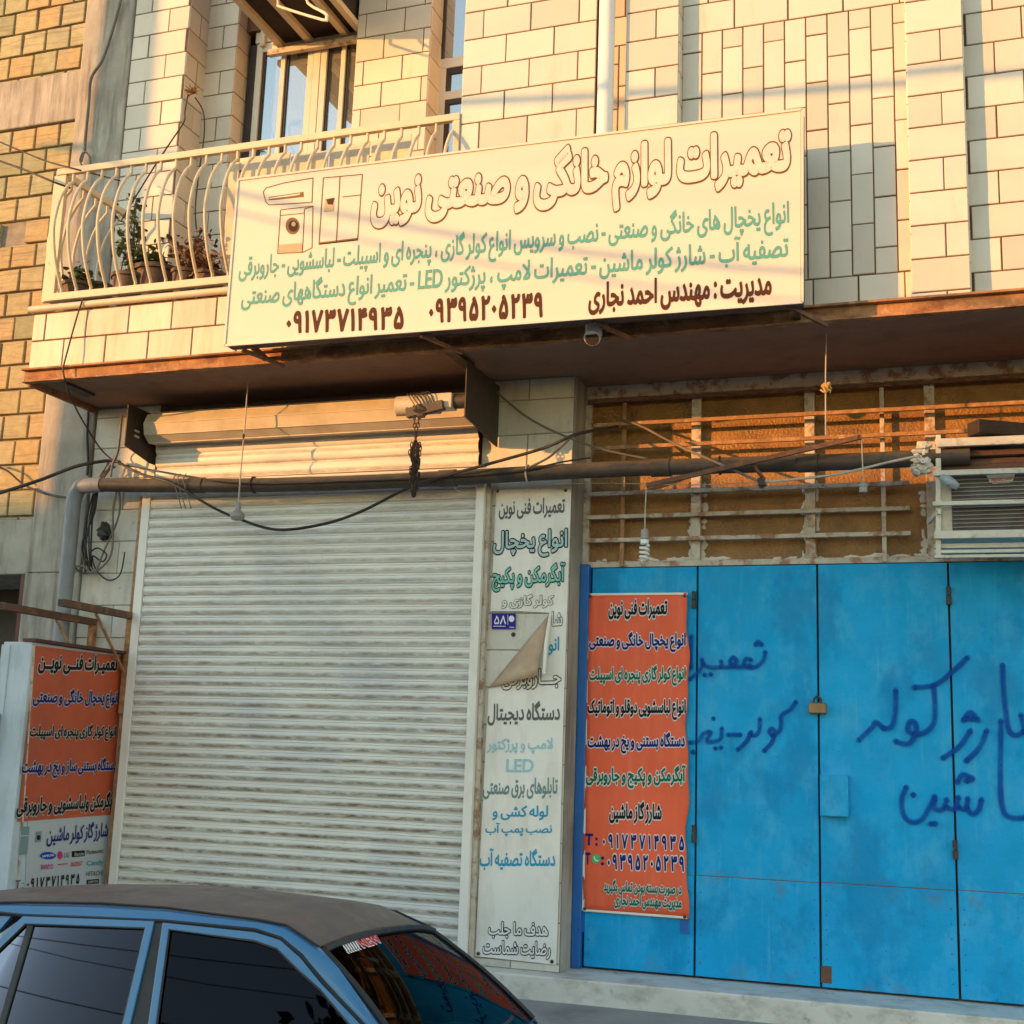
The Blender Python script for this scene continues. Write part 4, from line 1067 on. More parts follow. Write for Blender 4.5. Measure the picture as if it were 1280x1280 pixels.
WO = lambda c, o1=.105: [(o1, i_white), (.042, c)]
for t_, xl, yl, xr, yr, h, c in (
    ('تعمیرات فنی نوین', 761, 762, 834, 761, 24, i_black), ('انواع یخچال خانگی و صنعتی', 737, 803, 857, 802, 25, i_navy),
    ('انواع کولر گازی پنجره ای اسپیلت', 737, 845, 857, 844, 25, i_green), ('انواع لباسشویی دوقلو و اتوماتیک', 735, 887, 857, 887, 25, i_black),
    ('دستگاه بستنی و یخ در بهشت', 735, 929, 856, 928, 26, i_navy), ('آبگرمکن و پکیج و جاروبرقی', 733, 971, 857, 971, 28, i_green),
    ('شارژ گاز ماشین', 762, 1015, 827, 1016, 27, i_black), ('در صورت بسته بودن تماس بگیرید', 755, 1108, 852, 1112, 18, i_green), ('مدیریت مهندس احمد نجاری', 768, 1126, 852, 1130, 17, i_green)):
    text(FO, t_, xl, yl, xr, yr, h, WO(c), OB)
text(FO, 'T :', 732, 1049, 747, 1050, 14, WO(i_navy, .04), OB, ltr=True)
text(FO, '۰۹۱۷۳۷۱۴۹۳۵', 754, 1051, 855, 1054, 17, WO(i_navy), OB, ltr=True, sp=.30)
text(FO, 'T', 732, 1073, 738, 1073, 14, WO(i_navy, .04), OB, ltr=True)
text(FO, ':', 752, 1076, 755, 1076, 10, WO(i_navy, .04), OB, ltr=True)
text(FO, '۰۹۳۹۵۲۰۵۲۳۹', 760, 1077, 855, 1080, 18, WO(i_navy), OB, ltr=True, sp=.22)
ell(FO, 745, 1073.5, 5.4, 5.8, .002, i_wgreen, 'phone_logo', OB)
strokes(FO, [[(743, 1070.5), (743.6, 1074), (746, 1076.2), (748, 1076)]], .009, .0042, i_white, 'phone_logo', OB)
ey = MB()
for px, py in ((738, 745), (856, 745), (731, 1136), (856, 1146)):
    p = FO.hit(px, py); ey.lathe(p, [(.011, 0), (.011, .003), (.004, .004)], 12, (0, -1, 0))
ey.build('eyelet', m_darkmetal, OB)
tp = MB()
for q in ([(724,1137),(731,1139),(731,1165),(723,1165)], [(850,1149),(861,1150),(861,1168),(850,1167)]):
    MB().prism([at(a, b, YD-.012) for a, b in q][::-1], (0, .002, 0)).build('blue_tape', m_bluedark, OB)

# ------------------------------------------------------------------ pale metal booth with the orange board on its side
XK = -5.925
KB = thing('metal_booth', 'pale blue metal booth with a maroon top edge standing before the grey column', 'booth', (-6.1, 7.7, .2))
yk0, yk1 = 7.19, 8.15; zk = 2.43
MB().box(-6.16, XK-.006, yk0, yk1, .12, zk).build('body', m_cabinet, KB, bevel=.006)
MB().add([(-6.0,yk0-.01,zk+.001),(XK+.03,yk0-.01,zk+.001),(XK+.06,yk1+.03,zk+.001),(-6.1,yk1+.03,zk+.001),(-6.0,yk0-.01,zk+.022),(XK+.03,yk0-.01,zk+.022),(XK+.06,yk1+.03,zk+.022),(-6.1,yk1+.03,zk+.022)], [(0,3,2,1),(4,5,6,7),(0,1,5,4),(1,2,6,5),(2,3,7,6),(3,0,4,7)]).build('top_plate', m_maroon, KB)
MB().tube([(-6.13, yk0-.03, .15), (-6.13, yk0-.03, 1.95)], .022, 12).build('door_post', m_carblue, KB, smooth=50)
MB().box(-6.17, -6.10, yk0-.008, yk0-.001, .14, zk-.02).build('front_flange', m_cabinet, KB, bevel=.003)
MB().lathe((-6.155, yk0-.035, 1.87), [(.018, 0), (.018, .02)], 10, (0, -1, 0)).build('bolt', m_darkmetal, KB)
SB = thing('sign_board', 'narrow orange and grey sign board on the side of the pale metal booth', 'sign', (XK, 7.7, .8))
def KX(px, py): return atx(px, py, XK)
kb = [KX(30, 1150), KX(138, 1125), KX(155, 819), KX(43, 805)]
MB().prism([p+V((.003, 0, 0)) for p in kb], (-.008, 0, 0)).build('lower_sheet', m_greysheet, SB)
ko = [KX(22, 1027), KX(143, 1018), KX(154, 821), KX(43.5, 807)]
MB().prism([p+V((.006, 0, 0)) for p in ko], (-.0025, 0, 0)).build('orange_sheet', m_orange2, SB)
MB().bar(KX(42.5, 805), KX(20, 1140), .014, .014).build('edge_strip', m_grille, SB)
MB().bar(KX(154, 820), KX(138.5, 1120), .018, .014).build('edge_strip', m_grille, SB)
FK = Face((XK+.0065, 7.7, 1.5), (0, 1, 0), (1, 0, 0))
WK = lambda c: [(.095, i_pgrey), (.042, c)]
for t_, xl, yl, xr, yr, h, c in (
    ('تعمیـرات فنــی نویــن', 48, 829, 146, 832, 24, i_black), ('انواع یخچال خانگی و صنعتی', 41, 873, 147, 874, 24, i_navy),
    ('انواع کولر گازی پنجره ای اسپیلت', 37, 916, 144, 916, 21, i_black), ('دستگاه بستنی ساز و یخ در بهشت', 27, 961, 145, 958, 24, i_navy), ('آبگرمکن ولباسشویی و جاروبرقی', 21, 1008, 142, 1001, 25, i_black)):
    text(FK, t_, xl, yl, xr, yr, h, WK(c), SB)
text(FK, 'شارژ گاز کولر ماشین', 59, 1045, 135, 1038, 26, [(.018, i_navy)], SB)
text(FK, 'T :', 19, 1106, 29, 1105, 11, [(.012, i_black)], SB, ltr=True)
text(FK, '۰۹۱۷۳۷۱۴۹۳۵', 34, 1105, 99, 1098, 13, [(.030, i_black)], SB, ltr=True, sp=.25)
patch(FK, [(24, 1068), (34, 1067.5), (37, 1033), (27, 1033.5)], .001, i_slate, 'fridge_picture', SB)
patch(FK, [(25, 1045.5), (35.5, 1045), (35.6, 1044), (25, 1044.5)], .002, i_pgrey, 'fridge_picture', SB)
patch(FK, [(44, 1053), (51, 1052), (52, 1039), (45, 1040)], .001, i_slate, 'washer_picture', SB); ell(FK, 48, 1047, 2.4, 3.2, .002, i_black, 'washer_picture', SB)
ell(FK, 60, 1069.5, 10, 4.6, .001, i_royal, 'maker_logo', SB); text(FK, 'SAMSUNG', 52.5, 1070.5, 67.5, 1068.5, 3, [(.01, i_white)], SB, 'maker_logo', ltr=True)
ell(FK, 75, 1069, 3.2, 5, .001, i_magenta, 'maker_logo', SB); text(FK, 'LG', 80, 1069, 86, 1068.5, 6, [(.01, i_grey)], SB, 'maker_logo', ltr=True)
patch(FK, [(90, 1071.5), (106, 1070), (106, 1063), (90, 1064)], .001, i_black, 'maker_logo', SB); text(FK, 'Electrolux', 93, 1068, 105, 1067, 4, [(.01, i_pgrey)], SB, 'maker_logo', ltr=True)
text(FK, 'Panasonic', 108, 1065, 129, 1063.5, 5, [(.026, i_grey)], SB, 'maker_logo', ltr=True)
text(FK, 'SANYO', 51, 1084, 66, 1083, 6, [(.02, i_magenta)], SB, 'maker_logo', ltr=True)
patch(FK, [(72, 1081.4), (85, 1080.2), (85, 1079), (72, 1080.2)], .001, i_red, 'maker_logo', SB)
text(FK, 'INDESIT', 88.5, 1080.5, 103, 1079, 5.5, [(.012, i_red)], SB, 'maker_logo', ltr=True)
text(FK, 'Candy', 108, 1080, 129, 1078.5, 8, [(.012, i_gteal)], SB, 'maker_logo', ltr=True)
text(FK, 'HITACHI', 107.5, 1092.5, 128, 1091, 6, [(.01, i_grey)], SB, 'maker_logo', ltr=True)
patch(FK, [(108.5, 1105.5), (123.5, 1104), (123.5, 1098.5), (108.5, 1100)], .001, i_black, 'maker_logo', SB)
text(FK, 'DAEWOO', 110, 1102.6, 122, 1101.4, 3, [(.01, i_pgrey)], SB, 'maker_logo', ltr=True)
# rusty awning arms
AW = thing('awning_bracket', 'pair of rusty square steel arms sticking out above the metal booth', 'bracket', (-6.0, 8.2, 2.1))
for xa_, ya, za, yb_ in ((-5.868, 7.36, 2.715, 8.19), (-6.2, 7.17, 2.67, 8.18)):
    MB().bar((xa_, ya, za), (xa_, yb_, za), .05, .05).build('arm', m_grille_rust if 0 else m_rust_dark, AW, bevel=.003)
    MB().bar((xa_, ya-.001, za), (xa_, ya+.003, za), .036, .036).build('arm_end', m_gasket, AW)
    MB().bar((xa_, 8.165, 2.69), (xa_, 8.165, 2.0), .05, .045).build('wall_post', m_rusty, AW, bevel=.003)
    MB().bar((xa_, 7.75, za-.03), (xa_, 8.14, za-.42), .02, .012).build('brace', m_grille_rust, AW)

# ================================================================== PIPES AND CABLES
DP = thing('drain_pipe', 'sooty drain pipe crossing the whole shopfront below the balcony with a grey downpipe', 'pipe', (-6.36, 8.1, .3))
YQ = 8.0
run = [at(128, 606, YQ), at(200, 607, YQ), at(350, 606, YQ), at(520, 600, YQ), at(735, 588, YQ), at(900, 582, YQ), at(1040, 578, YQ), at(1150, 573, YQ)]
run.append(run[-1]+(run[-1]-run[-2])*.55)
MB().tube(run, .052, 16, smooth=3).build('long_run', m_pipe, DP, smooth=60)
dn = at(94, 640, YQ+.06)
el = [run[0], run[0]+V((-.10, 0, .0)), V((dn.x+.05, YQ+.02, run[0].z-.01)), V((dn.x, YQ+.03, run[0].z-.10)), V((dn.x, YQ+.03, run[0].z-.17))]
MB().tube(el, .058, 16, smooth=5).build('elbow', m_pipe_grey, DP, smooth=60)
MB().tube([(dn.x, YQ+.03, run[0].z-.13), (dn.x+.02, YQ+.03, .34)], .056, 16).build('downpipe', m_pipe_grey, DP, smooth=60)
for px in (247, 560, 826, 1010):
    x = at(px, 600, YQ).x
    a = max(k for k in range(len(run)-1) if run[k].x <= x); p = run[a]+(run[a+1]-run[a])*((x-run[a].x)/(run[a+1].x-run[a].x)); d = (run[a+1]-run[a]).normalized()
    MB().tube([p-d*.065, p-d*.06, p+d*.06, p+d*.065], [.054, .059, .059, .054], 16).build('pipe_coupling', m_pipe, DP, smooth=40)
for px in (318, 660, 900):
    i = min(range(len(run)), key=lambda k: abs(run[k].x-at(px, 600, YQ).x))
    x = at(px, 600, YQ).x
    a = max(k for k in range(len(run)-1) if run[k].x <= x); b = a+1
    z = run[a].z+(run[b].z-run[a].z)*(x-run[a].x)/(run[b].x-run[a].x)
    MB().tube([(x+.0, YQ-.057*math.cos(t), z+.057*math.sin(t)) for t in [k*.5236 for k in range(13)]], .006, 6).build('pipe_clamp', m_cable_white if px == 660 else m_darkmetal, DP)
UP = MB().tube([(at(757, 100, 7.33).x, 7.335, 4.42), (at(757, 100, 7.33).x, 7.335, 9.6)], .052, 20).build('rain_pipe', m_pipe_white, None, smooth=60, label='white vertical rain pipe on the tiled upper wall, behind the sign', cat='pipe')
sp = at(742, 414, 7.33)
SPT = thing('drain_spout', 'short white drain spout with a dark mouth under the large sign', 'spout', sp)
MB().tube([(sp.x, 7.34, sp.z+.06), (sp.x, 7.335, sp.z-.02), (sp.x, 7.30, sp.z-.055)], .052, 14).build('spout_pipe', m_vinyl, SPT, smooth=60)
MB().tube([(sp.x, 7.3005, sp.z-.0555), (sp.x, 7.296, sp.z-.0585)], .044, 14).build('mouth', m_gasket, SPT)
st = MB(); p = at(575, 440, 7.55); st.bar((p.x-.02, 7.42, 4.325), (p.x-.02, 7.78, 4.325), .075, .028)
st.build('steel_stub', m_darkmetal, None, label='dark steel stub fixed under the slab near the shutter motor', cat='bracket')
st = MB(); st.bar((-6.18, 7.44, 4.335), (-6.18, 7.85, 4.335), .09, .018)
st.build('steel_stub', m_darkmetal, None, label='dark steel stub under the far left end of the slab', cat='bracket')

def cable(pts, r, mat, label, name='cable', sm=8, cat='cable', n=6):
    q = [p if isinstance(p, Vector) else at(*p) for p in pts]
    return MB().tube(q, r, n, smooth=sm).build(name, mat, None, smooth=60, label=label, cat=cat)
cable([(-25,622,7.6), (0,616,7.7), (50,600,7.8), (95,583,7.95), (134,576,8.1), (150,578,8.12)], .0135, m_cable, 'thick black cable entering from the left towards the pipe elbow')
cable([(-20,578,8.1), (8,588,8.12), (30,606,8.14), (60,618,8.12), (92,623,8.0)], .009, m_cable, 'thin black cable sagging across the clay blocks to the grey downpipe')
cable([(142,574,8.1), (175,592,8.02), (215,604,7.93), (262,632,7.93), (297,648,7.93), (345,662,7.94), (400,656,7.94), (450,640,7.94), (520,606,7.93), (600,583,7.9), (680,560,7.9), (720,543,7.95), (772,533,8.3)], .0105, m_cable, 'long black cable drooping across the shutter and pipe')
cable([(148,580,8.1), (240,596,7.98), (300,604,7.93), (420,602,7.93), (520,598,7.93), (640,590,7.93), (700,578,7.95), (738,572,8.05)], .006, m_cable, 'thin black cable lying along the top of the drain pipe')
cable([(618,488,8.15), (660,522,8.1), (706,545,8.05), (755,562,8.2), (812,574,8.3)], .008, m_cable_grey, 'dusty cable running down from the right shutter plate to the pipe')
cable([(778,526,8.36), (800,532,8.3), (850,558,8.1), (900,580,7.92), (945,600,7.92), (953,602,7.92)], .009, m_cable_grey, 'dusty cable crossing the amber window down to the lamp arm')
cable([(953,602,7.92), (985,600,7.95), (1050,592,7.95), (1110,578,7.9), (1148,570,7.85)], .008, m_cable_white, 'pale wire from the lamp arm to the bundle of rags')
cable([(660,585,7.93), (684,573,7.93), (700,560,8.0), (712,548,8.05)], .008, m_cable_grey, 'short dusty cable rising from the pipe clamp')
cable([(690,605,8.05), (760,604,8.1), (860,606,8.1), (950,603,7.95)], .003, m_cable_white, 'thin pale wire stretched from the banner to the lamp arm')
cable([(80,470,7.33), (86,490,7.5), (100,520,7.8), (125,560,8.05), (143,577,8.1)], .006, m_cable, 'thin black cable dropping from the parapet to the cable knot')
cable([(104,372,7.36), (95,400,7.36), (84,440,7.33), (79,460,7.33), (80,470,7.33)], .006, m_cable, 'thin black cable hanging over the parapet tiles')
cable([(111,508,8.16), (109,540,8.16), (110,575,8.16), (109,594,8.16)], .010, m_cable, 'straight black cable beside the concrete column')
cable([(-10,173,7.4), (20,186,7.4), (60,202,7.4), (105,214,7.4), (150,226,8.0)], .006, m_cable, 'upper thin cable running from the left to the railing corner')
cable([(-10,198,7.3), (30,212,7.3), (66,227,7.3), (88,235,7.4)], .008, m_cable, 'lower black cable running from the left to the railing corner')
cable([(151,0,8.14), (140,40,8.14), (128,75,8.14), (114,98,8.12), (111,130,8.14), (107,170,8.14), (106,188,8.14)], .012, m_cable_grey, 'dusty cable hanging down the bare concrete column', sm=6)
cable([(104,190,8.13), (100,200,8.12), (104,208,8.11), (112,206,8.12), (112,196,8.13), (106,190,8.13), (102,202,8.12)], .008, m_cable_grey, 'small coil of dusty cable on the concrete column')
cable([(152,520,8.15), (150,545,8.1), (147,566,8.06), (141,580,8.05), (138,596,8.05)], .009, m_cable_grey, 'dusty twisted cable below the left shutter plate')
def knotwires(label, sd, pts, n, r, mat=m_cable):
    rr = random.Random(sd); mb = MB()
    for k in range(n):
        q = [at(a+rr.uniform(-6, 6), b+rr.uniform(-5, 5), y+rr.uniform(-.05, .03)) for a, b, y in pts]
        mb.tube(q, r*rr.uniform(.7, 1.2), 5, smooth=6)
    return mb.build('wire_bundle', mat, None, smooth=60, label=label, cat='wires')
knotwires('tangle of black wires beside the grey downpipe', 3, [(140,578,8.1), (122,598,8.1), (115,640,8.13), (108,680,8.14), (112,712,8.14)], 6, .007)
knotwires('loop of black wires under the pipe elbow, on the dirty tiles', 4, [(152,605,8.0), (146,640,8.1), (134,690,8.13), (120,715,8.13), (108,712,8.13), (86,705,8.04)], 2, .008, m_cable_grey)
cable([(113,690,8.15), (122,685,8.13), (133,693,8.13), (128,702,8.13), (116,695,8.15), (120,712,8.15), (135,725,8.15), (150,718,8.15), (156,690,8.15)], .006, m_cable, 'black wire curled on the dirty tiles beside the shutter')
MB().blob(at(131, 664, 8.17), .055, .05, .06, 9, 6, .35, 2).build('torn_socket', m_black, None, label='torn black socket hole with wires in the dirty tiles left of the shutter', cat='socket')
cable([(235,118,8.14), (231,140,8.12), (230,152,8.1), (215,175,8.1), (195,205,8.0), (170,245,7.8), (152,275,7.7)], .006, m_cable, 'thin black cable from the tuft on the tiled corner to the flowerpots')
cable([(244,122,8.3), (254,140,8.3), (255,170,8.3), (248,220,8.3), (244,262,8.3), (246,290,8.3)], .006, m_cable, 'thin black cable falling inside the balcony corner')
tf = MB(); rt = random.Random(8); pt_ = at(241, 117, 8.15)
for k in range(26):
    d = V((rt.uniform(-1, 1), rt.uniform(-1, .1), rt.uniform(-.5, .8)))*.07
    tf.tube([pt_, pt_+d*.6+V((0, 0, .01)), pt_+d], [.005, .004, .0015], 5)
tf.build('twig_tuft', m_dry, None, label='dry brown tuft of twigs stuck on the tiled corner', cat='twigs')
# hanging wire ends on the pipe
hw = MB()
for px in (221, 226, 233):
    hw.tube([at(px, 592, YQ-.06), at(px-4, 600, YQ-.075), at(px+1, 618, YQ-.06), at(px+6, 636, YQ-.05)], .004, 5, smooth=5)
hw.build('tie_wire', m_cable_grey, None, label='three loose wire ties dangling from the pipe before the shutter', cat='wire')

# ================================================================== LAMPS
def hanger(label, top, bottom, mat=m_string):
    pass
# socket at the left on its cord
lp = thing('hanging_socket', 'white lamp socket with a ceiling rose hanging on a cord before the shutter', 'lamp socket', at(295, 650, 7.93))
a_ = V((at(311, 462, 7.75).x, 7.75, 4.343)); b_ = at(298, 628, 7.9)
MB().tube([a_, a_*.66+b_*.34+V((.004, 0, 0)), a_*.33+b_*.67, b_], .005, 6).build('cord', m_cable_white, lp)
MB().tube([a_*.56+b_*.44, a_*.54+b_*.46, a_*.5+b_*.5], [.004, .010, .004], 6).build('cord_knot', m_cable, lp)
MB().lathe(b_, [(.014, 0), (.020, -.01), (.021, -.055), (.028, -.06), (.050, -.085), (.053, -.105), (.040, -.125), (.02, -.13)], 16).build('socket', m_socket, lp, smooth=40)
# rusty arm carrying two lamp points
AR = thing('lamp_arm', 'thin rusty angle arm sloping across the pipe and the amber window', 'bracket', at(960, 600, 7.92))
MB().bar(at(808, 607, 7.86), at(1077, 546, 7.86), .024, .028).build('arm', m_rust_dark, AR)
MB().bar(at(940, 580, 7.89), at(956, 600, 7.93), .026, .014).build('clip', m_rust_dark, AR)
MB().blob(at(952, 603, 7.92), .03, .02, .03, 8, 6, .4, 6).build('tape_knot', m_darkmetal, AR)
cf = thing('energy_saving_bulb', 'white spiral energy saving bulb hanging on a cord before the amber window', 'bulb', at(805, 703, 7.86))
t0 = at(808, 608, 7.86); t1 = at(806, 661, 7.86)
MB().tube([t0, t0*.5+t1*.5+V((-.002, 0, 0)), t1], .004, 6).build('cord', m_cable_white, cf)
MB().lathe(t1, [(.012, 0), (.022, -.008), (.024, -.055), (.027, -.058), (.027, -.064)], 14).build('socket', m_socket, cf, smooth=40)
MB().lathe(t1+V((0, 0, -.065)), [(.018, 0), (.027, -.004), (.027, -.03), (.020, -.036)], 14).build('base', m_bulb, cf, smooth=40)
sp_ = [t1+V((.026*math.cos(k*.5), .026*math.sin(k*.5), -.106-.0022*k)) for k in range(43)]
MB().tube([t1+V((.012, 0, -.10)), t1+V((.02, 0, -.104))]+sp_+[sp_[-1]+V((-.01, 0, -.006))], .0085, 8).build('spiral_tube', m_bulb, cf, smooth=70)
ls = thing('hanging_socket', 'grey lamp socket hanging from the right end of the rusty arm', 'lamp socket', at(1079, 615, 7.86))
t0 = at(1077, 548, 7.86); t1 = at(1079, 602, 7.86)
MB().tube([t0, t1], .004, 6).build('cord', m_cable_white, ls)
MB().lathe(t1, [(.008, 0), (.020, -.012), (.030, -.02), (.030, -.03), (.024, -.032), (.024, -.065)], 14).build('socket', m_socket, ls, smooth=40)
stg = thing('knotted_string', 'tan knotted string dangling from the overhang in front of the amber window', 'string', at(1033, 545, 7.8))
t0 = V((at(1033, 420, 7.7).x, 7.7, 4.345)); t1 = at(1032, 468, 7.7); t2 = at(1032, 545, 7.7)
MB().tube([t0, t1, t2], .0045, 6).build('cord', m_cable_white, stg)
mb = MB()
rk = random.Random(2)
for k in range(7):
    c = at(1032, 484, 7.7); mb.tube([c+V((rk.uniform(-.03, .03), rk.uniform(-.02, .02), rk.uniform(-.035, .03))) for _ in range(4)], .006, 6, smooth=4)
mb.build('knot', m_string, stg)

# ================================================================== WINDOW COOLER AND ITS CAGE
YA = 7.95
CG = thing('cooler_cage', 'white steel cage holding the window cooler at the right edge', 'cage', (.4, YA, 3.0))
def cb(a, b, w_, h_, name='cage_bar', y0=YA, y1=None):
    MB().bar(at(*a, y0), at(*b, y1 or y0), w_, h_).build(name, m_acwhite, CG, bevel=.003)
def hb(pyl, h, y=YA, pxl=1168, dz=-.008):
    p = at(pxl, pyl, y); MB().bar(p, (1.15, y, p.z+dz), .03, h).build('cage_bar', m_acwhite, CG, bevel=.003)
MB().bar(at(1173, 698, YA+.018), at(1173, 544, YA+.018), .034, .03).build('cage_bar', m_acwhite, CG, bevel=.003)
hb(554, .05, YA-.017, 1172); hb(592, .032, YA-.017, 1166); hb(630, .026, YA-.022, 1166); hb(669, .046, YA-.017, 1168); hb(683, .028, YA+.05, 1168); hb(690, .02, YA+.02, 1168); hb(696, .018, YA-.03, 1168)
for z_ in (at(1173, 550, YA).z, at(1173, 672, YA).z):
    x_ = at(1173, 600, YA).x
    MB().bar((x_, YA+.04, z_), (x_, YD+.04, z_), .03, .03).build('cage_bar', m_acwhite, CG, bevel=.003)
p = at(1163, 643, YA); MB().bar((p.x-.02, YA+.25, p.z-.0), (p.x+.05, YA-.02, p.z+.012), .02, .03).build('cage_bar', m_acwhite, CG)
AC = thing('window_cooler', 'window air cooler with a dark louvred face behind the white cage', 'air conditioner', (.4, YA+.1, 3.05))
za, zb_ = at(1190, 672, YA+.06).z, at(1190, 594, YA+.06).z
xa_ = at(1176, 640, YA+.06).x; xl_ = at(1190, 640, YA+.06).x
MB().box(xa_, 1.05, YA+.065, YD+.2, za-.01, zb_+.012).build('case', m_acwhite, AC, bevel=.008)
MB().box(xl_, 1.0, YA+.058, YA+.064, za, zb_-.0).build('louver_panel', m_acgrille, AC)
nl = 15
for k in range(nl):
    z = za+.012+(zb_-za-.02)*k/nl
    MB().bar((xl_+.002, YA+.052, z), (.998, YA+.052, z), .006, .006).build('louver', m_acline, AC)
FA = Face((.2, YA+.050, 3.3), (1, 0, 0), (0, -1, 0))
bd = [(1233, 594), (1269, 592), (1266, 601), (1262, 603.5), (1241, 604.5), (1237, 602)]
MB().prism([FA.hit(a, b) for a, b in bd][::-1], (0, .009, 0)).build('badge', m_acwhite, AC)
text(FA, 'PEARL-500', 1239.5, 600.5, 1264.5, 598.5, 3.4, [(.02, i_red)], AC, ltr=True)
pk = MB(); p = at(1175, 562, YA+.15)
WP = thing('plank_stack', 'stack of old brown planks lying on top of the window cooler inside the cage', 'planks', (.4, YA+.2, 3.6))
zt_ = at(1190, 594, YA+.1).z+.016
for k, (h_, y0) in enumerate(((.042, YA+.08), (.035, YA+.10), (.035, YA+.05), (.04, YA+.09))):
    MB().box(xa_+.01+.02*(k % 2), 1.1, y0, y0+.26, zt_, zt_+h_).build('plank', (m_woodred, m_wood)[k % 2] if k != 1 else m_woodred, WP, bevel=.004); zt_ += h_+.004
p0, p1 = at(1216, 536, YA-.03), None
MB().bar((p0.x, YA-.05, p0.z), (p0.x+.75, YA+.45, p0.z+.02), .12, .085).build('timber_beam', m_wood, None, bevel=.008, label='dark old timber laid across the top of the cooler cage', cat='timber')
rg = MB(); rr = random.Random(12)
for k in range(34):
    c = at(1152+rr.uniform(-8, 8), 575+rr.uniform(-18, 18), YA+.03+rr.uniform(-.03, .03))
    rg.blob(c, rr.uniform(.02, .045), rr.uniform(.02, .04), rr.uniform(.012, .026), 9, 6, .35, k)
rg.build('rag_bundle', m_rag, None, smooth=30, label='dirty white rags bundled at the end of the drain pipe by the cage', cat='rags')
MB().bar(at(1146, 557, YA+.05), at(1160, 557, YA+.05), .05, .045).build('joint_box', m_acwhite, None, bevel=.006, label='small pale cable box on top of the rag bundle', cat='box')
bt = MB(); a_, b_ = at(1176, 596, YA-.045), at(1198, 609, YA-.045)
bt.tube([a_, a_*.7+b_*.3, a_*.3+b_*.7, b_], [.02, .032, .03, .018], 12)
bt.build('plastic_bottle', m_bottle, None, smooth=60, label='crumpled clear plastic bottle stuck in the cooler cage', cat='bottle')

# evaporative cooler stand above the balcony window
CS = thing('cooler_stand', 'steel stand of a cooler projecting above the wide balcony window', 'stand', (-4.9, 8.3, 7.4))
zc_ = at(382, 50, 8.55).z+.02
for px in (353, 388, 433, 452):
    x = at(px, 44, 8.6).x
    MB().bar((x, 8.64, zc_), (x, 7.15, zc_), .055, .05).build('stand_arm', m_rail, CS, bevel=.004)
MB().bar((at(345, 50, 8.58).x-.06, 8.58, zc_-.07), (at(452, 30, 8.58).x, 8.58, zc_-.07), .05, .05).build('stand_beam', m_grille, CS, bevel=.004)
for px in (330, 345):
    x = at(px, 20, 8.6).x; MB().bar((x, 8.62, zc_+.03), (x, 8.62, 8.8), .04, .04).build('stand_post', m_rail, CS)
MB().box(at(352, 44, 8.6).x+.0, at(452, 44, 8.6).x, 7.3, 8.62, zc_+.03, 8.3).build('evaporative_cooler', m_cooler, None, label='dark underside of an evaporative cooler resting on the stand above the window', cat='cooler')
lq = [(346,-12),(348,4),(352,9),(404,25),(408,22),(407,17),(385,4),(383,-12)]
MB().tube([at(a, b, 7.9) for a, b in lq], .011, 8, smooth=3).build('bent_tube', m_vinyl, None, smooth=60, label='thin white bent tube hanging below the cooler stand', cat='tube')

# ================================================================== FLOWERPOTS
def pot(px, py, y, r, h, label, plant=None, seed=0, tall=.3):
    base = at(px, py, y); zb0 = 4.745+.0; b = V((base.x, y, max(zb0, base.z-h)))
    t = thing('flowerpot', label, 'flowerpot', b, 'flowerpots along the balcony parapet')
    MB().lathe(b, [(r*.72, 0), (r*.95, h*.86), (r*1.06, h*.87), (r*1.06, h), (r*.96, h), (r*.93, h*.92)], 20).build('pot', m_terracotta, t, smooth=40)
    MB().lathe(b+V((0, 0, h*.9)), [(r*.93, 0), (r*.5, .012), (.01, .018)], 14).build('soil', m_soil, t)
    if plant:
        rr = random.Random(seed); mb = MB(); stems = MB()
        for s in range(7):
            d = V((rr.uniform(-.6, .6), rr.uniform(-.6, .4), 1)).normalized()*tall*rr.uniform(.6, 1.1)
            q0 = b+V((rr.uniform(-.4, .4)*r, rr.uniform(-.4, .4)*r, h*.9)); q1 = q0+d*.5+V((0, 0, .02)); q2 = q0+d
            stems.tube([q0, q1, q2], .004, 5, smooth=3)
            for k in range(26):
                f = rr.uniform(.15, 1.05); c = q0*(1-f)+q2*f+V((rr.gauss(0, .045), rr.gauss(0, .045), rr.gauss(0, .035)))
                a1 = V((rr.gauss(0, 1), rr.gauss(0, 1), rr.gauss(0, .6))).normalized(); a2 = a1.orthogonal().normalized(); sz = rr.uniform(.016, .036)
                mb.var = rr.random()
                nrm = a1.cross(a2)
                mb.add([c-a1*sz, c-a1*sz*.3+a2*sz*.5+nrm*.004, c+a1*sz*.5+a2*sz*.4, c+a1*sz*1.1-nrm*.006, c+a1*sz*.5-a2*sz*.4, c-a1*sz*.3-a2*sz*.5+nrm*.004], [(0, 1, 2, 3), (0, 3, 4, 5)])
        stems.build('stems', m_bark, t); mb.build('foliage', plant, t)
pot(98, 356, 7.62, .115, .20, 'brown flowerpot nearest the left corner of the balcony railing', m_leaf, 1, .12)
pot(123, 358, 7.8, .12, .17, 'dark bowl flowerpot second from the left balcony corner')
pot(161, 345, 7.62, .12, .22, 'flowerpot with the tallest bushy green plant on the balcony', m_leaf, 3, .55)
pot(197, 338, 7.72, .17, .25, 'widest dark flowerpot on the balcony, right of the bushy plant', m_leaf, 4, .18)
pot(233, 340, 7.62, .105, .20, 'tan flowerpot holding a dry brown plant near the tiled corner', m_dry, 5, .32)
pot(264, 345, 7.60, .13, .16, 'low terracotta flowerpot with dry leaves beside the big sign', m_dry, 6, .16)

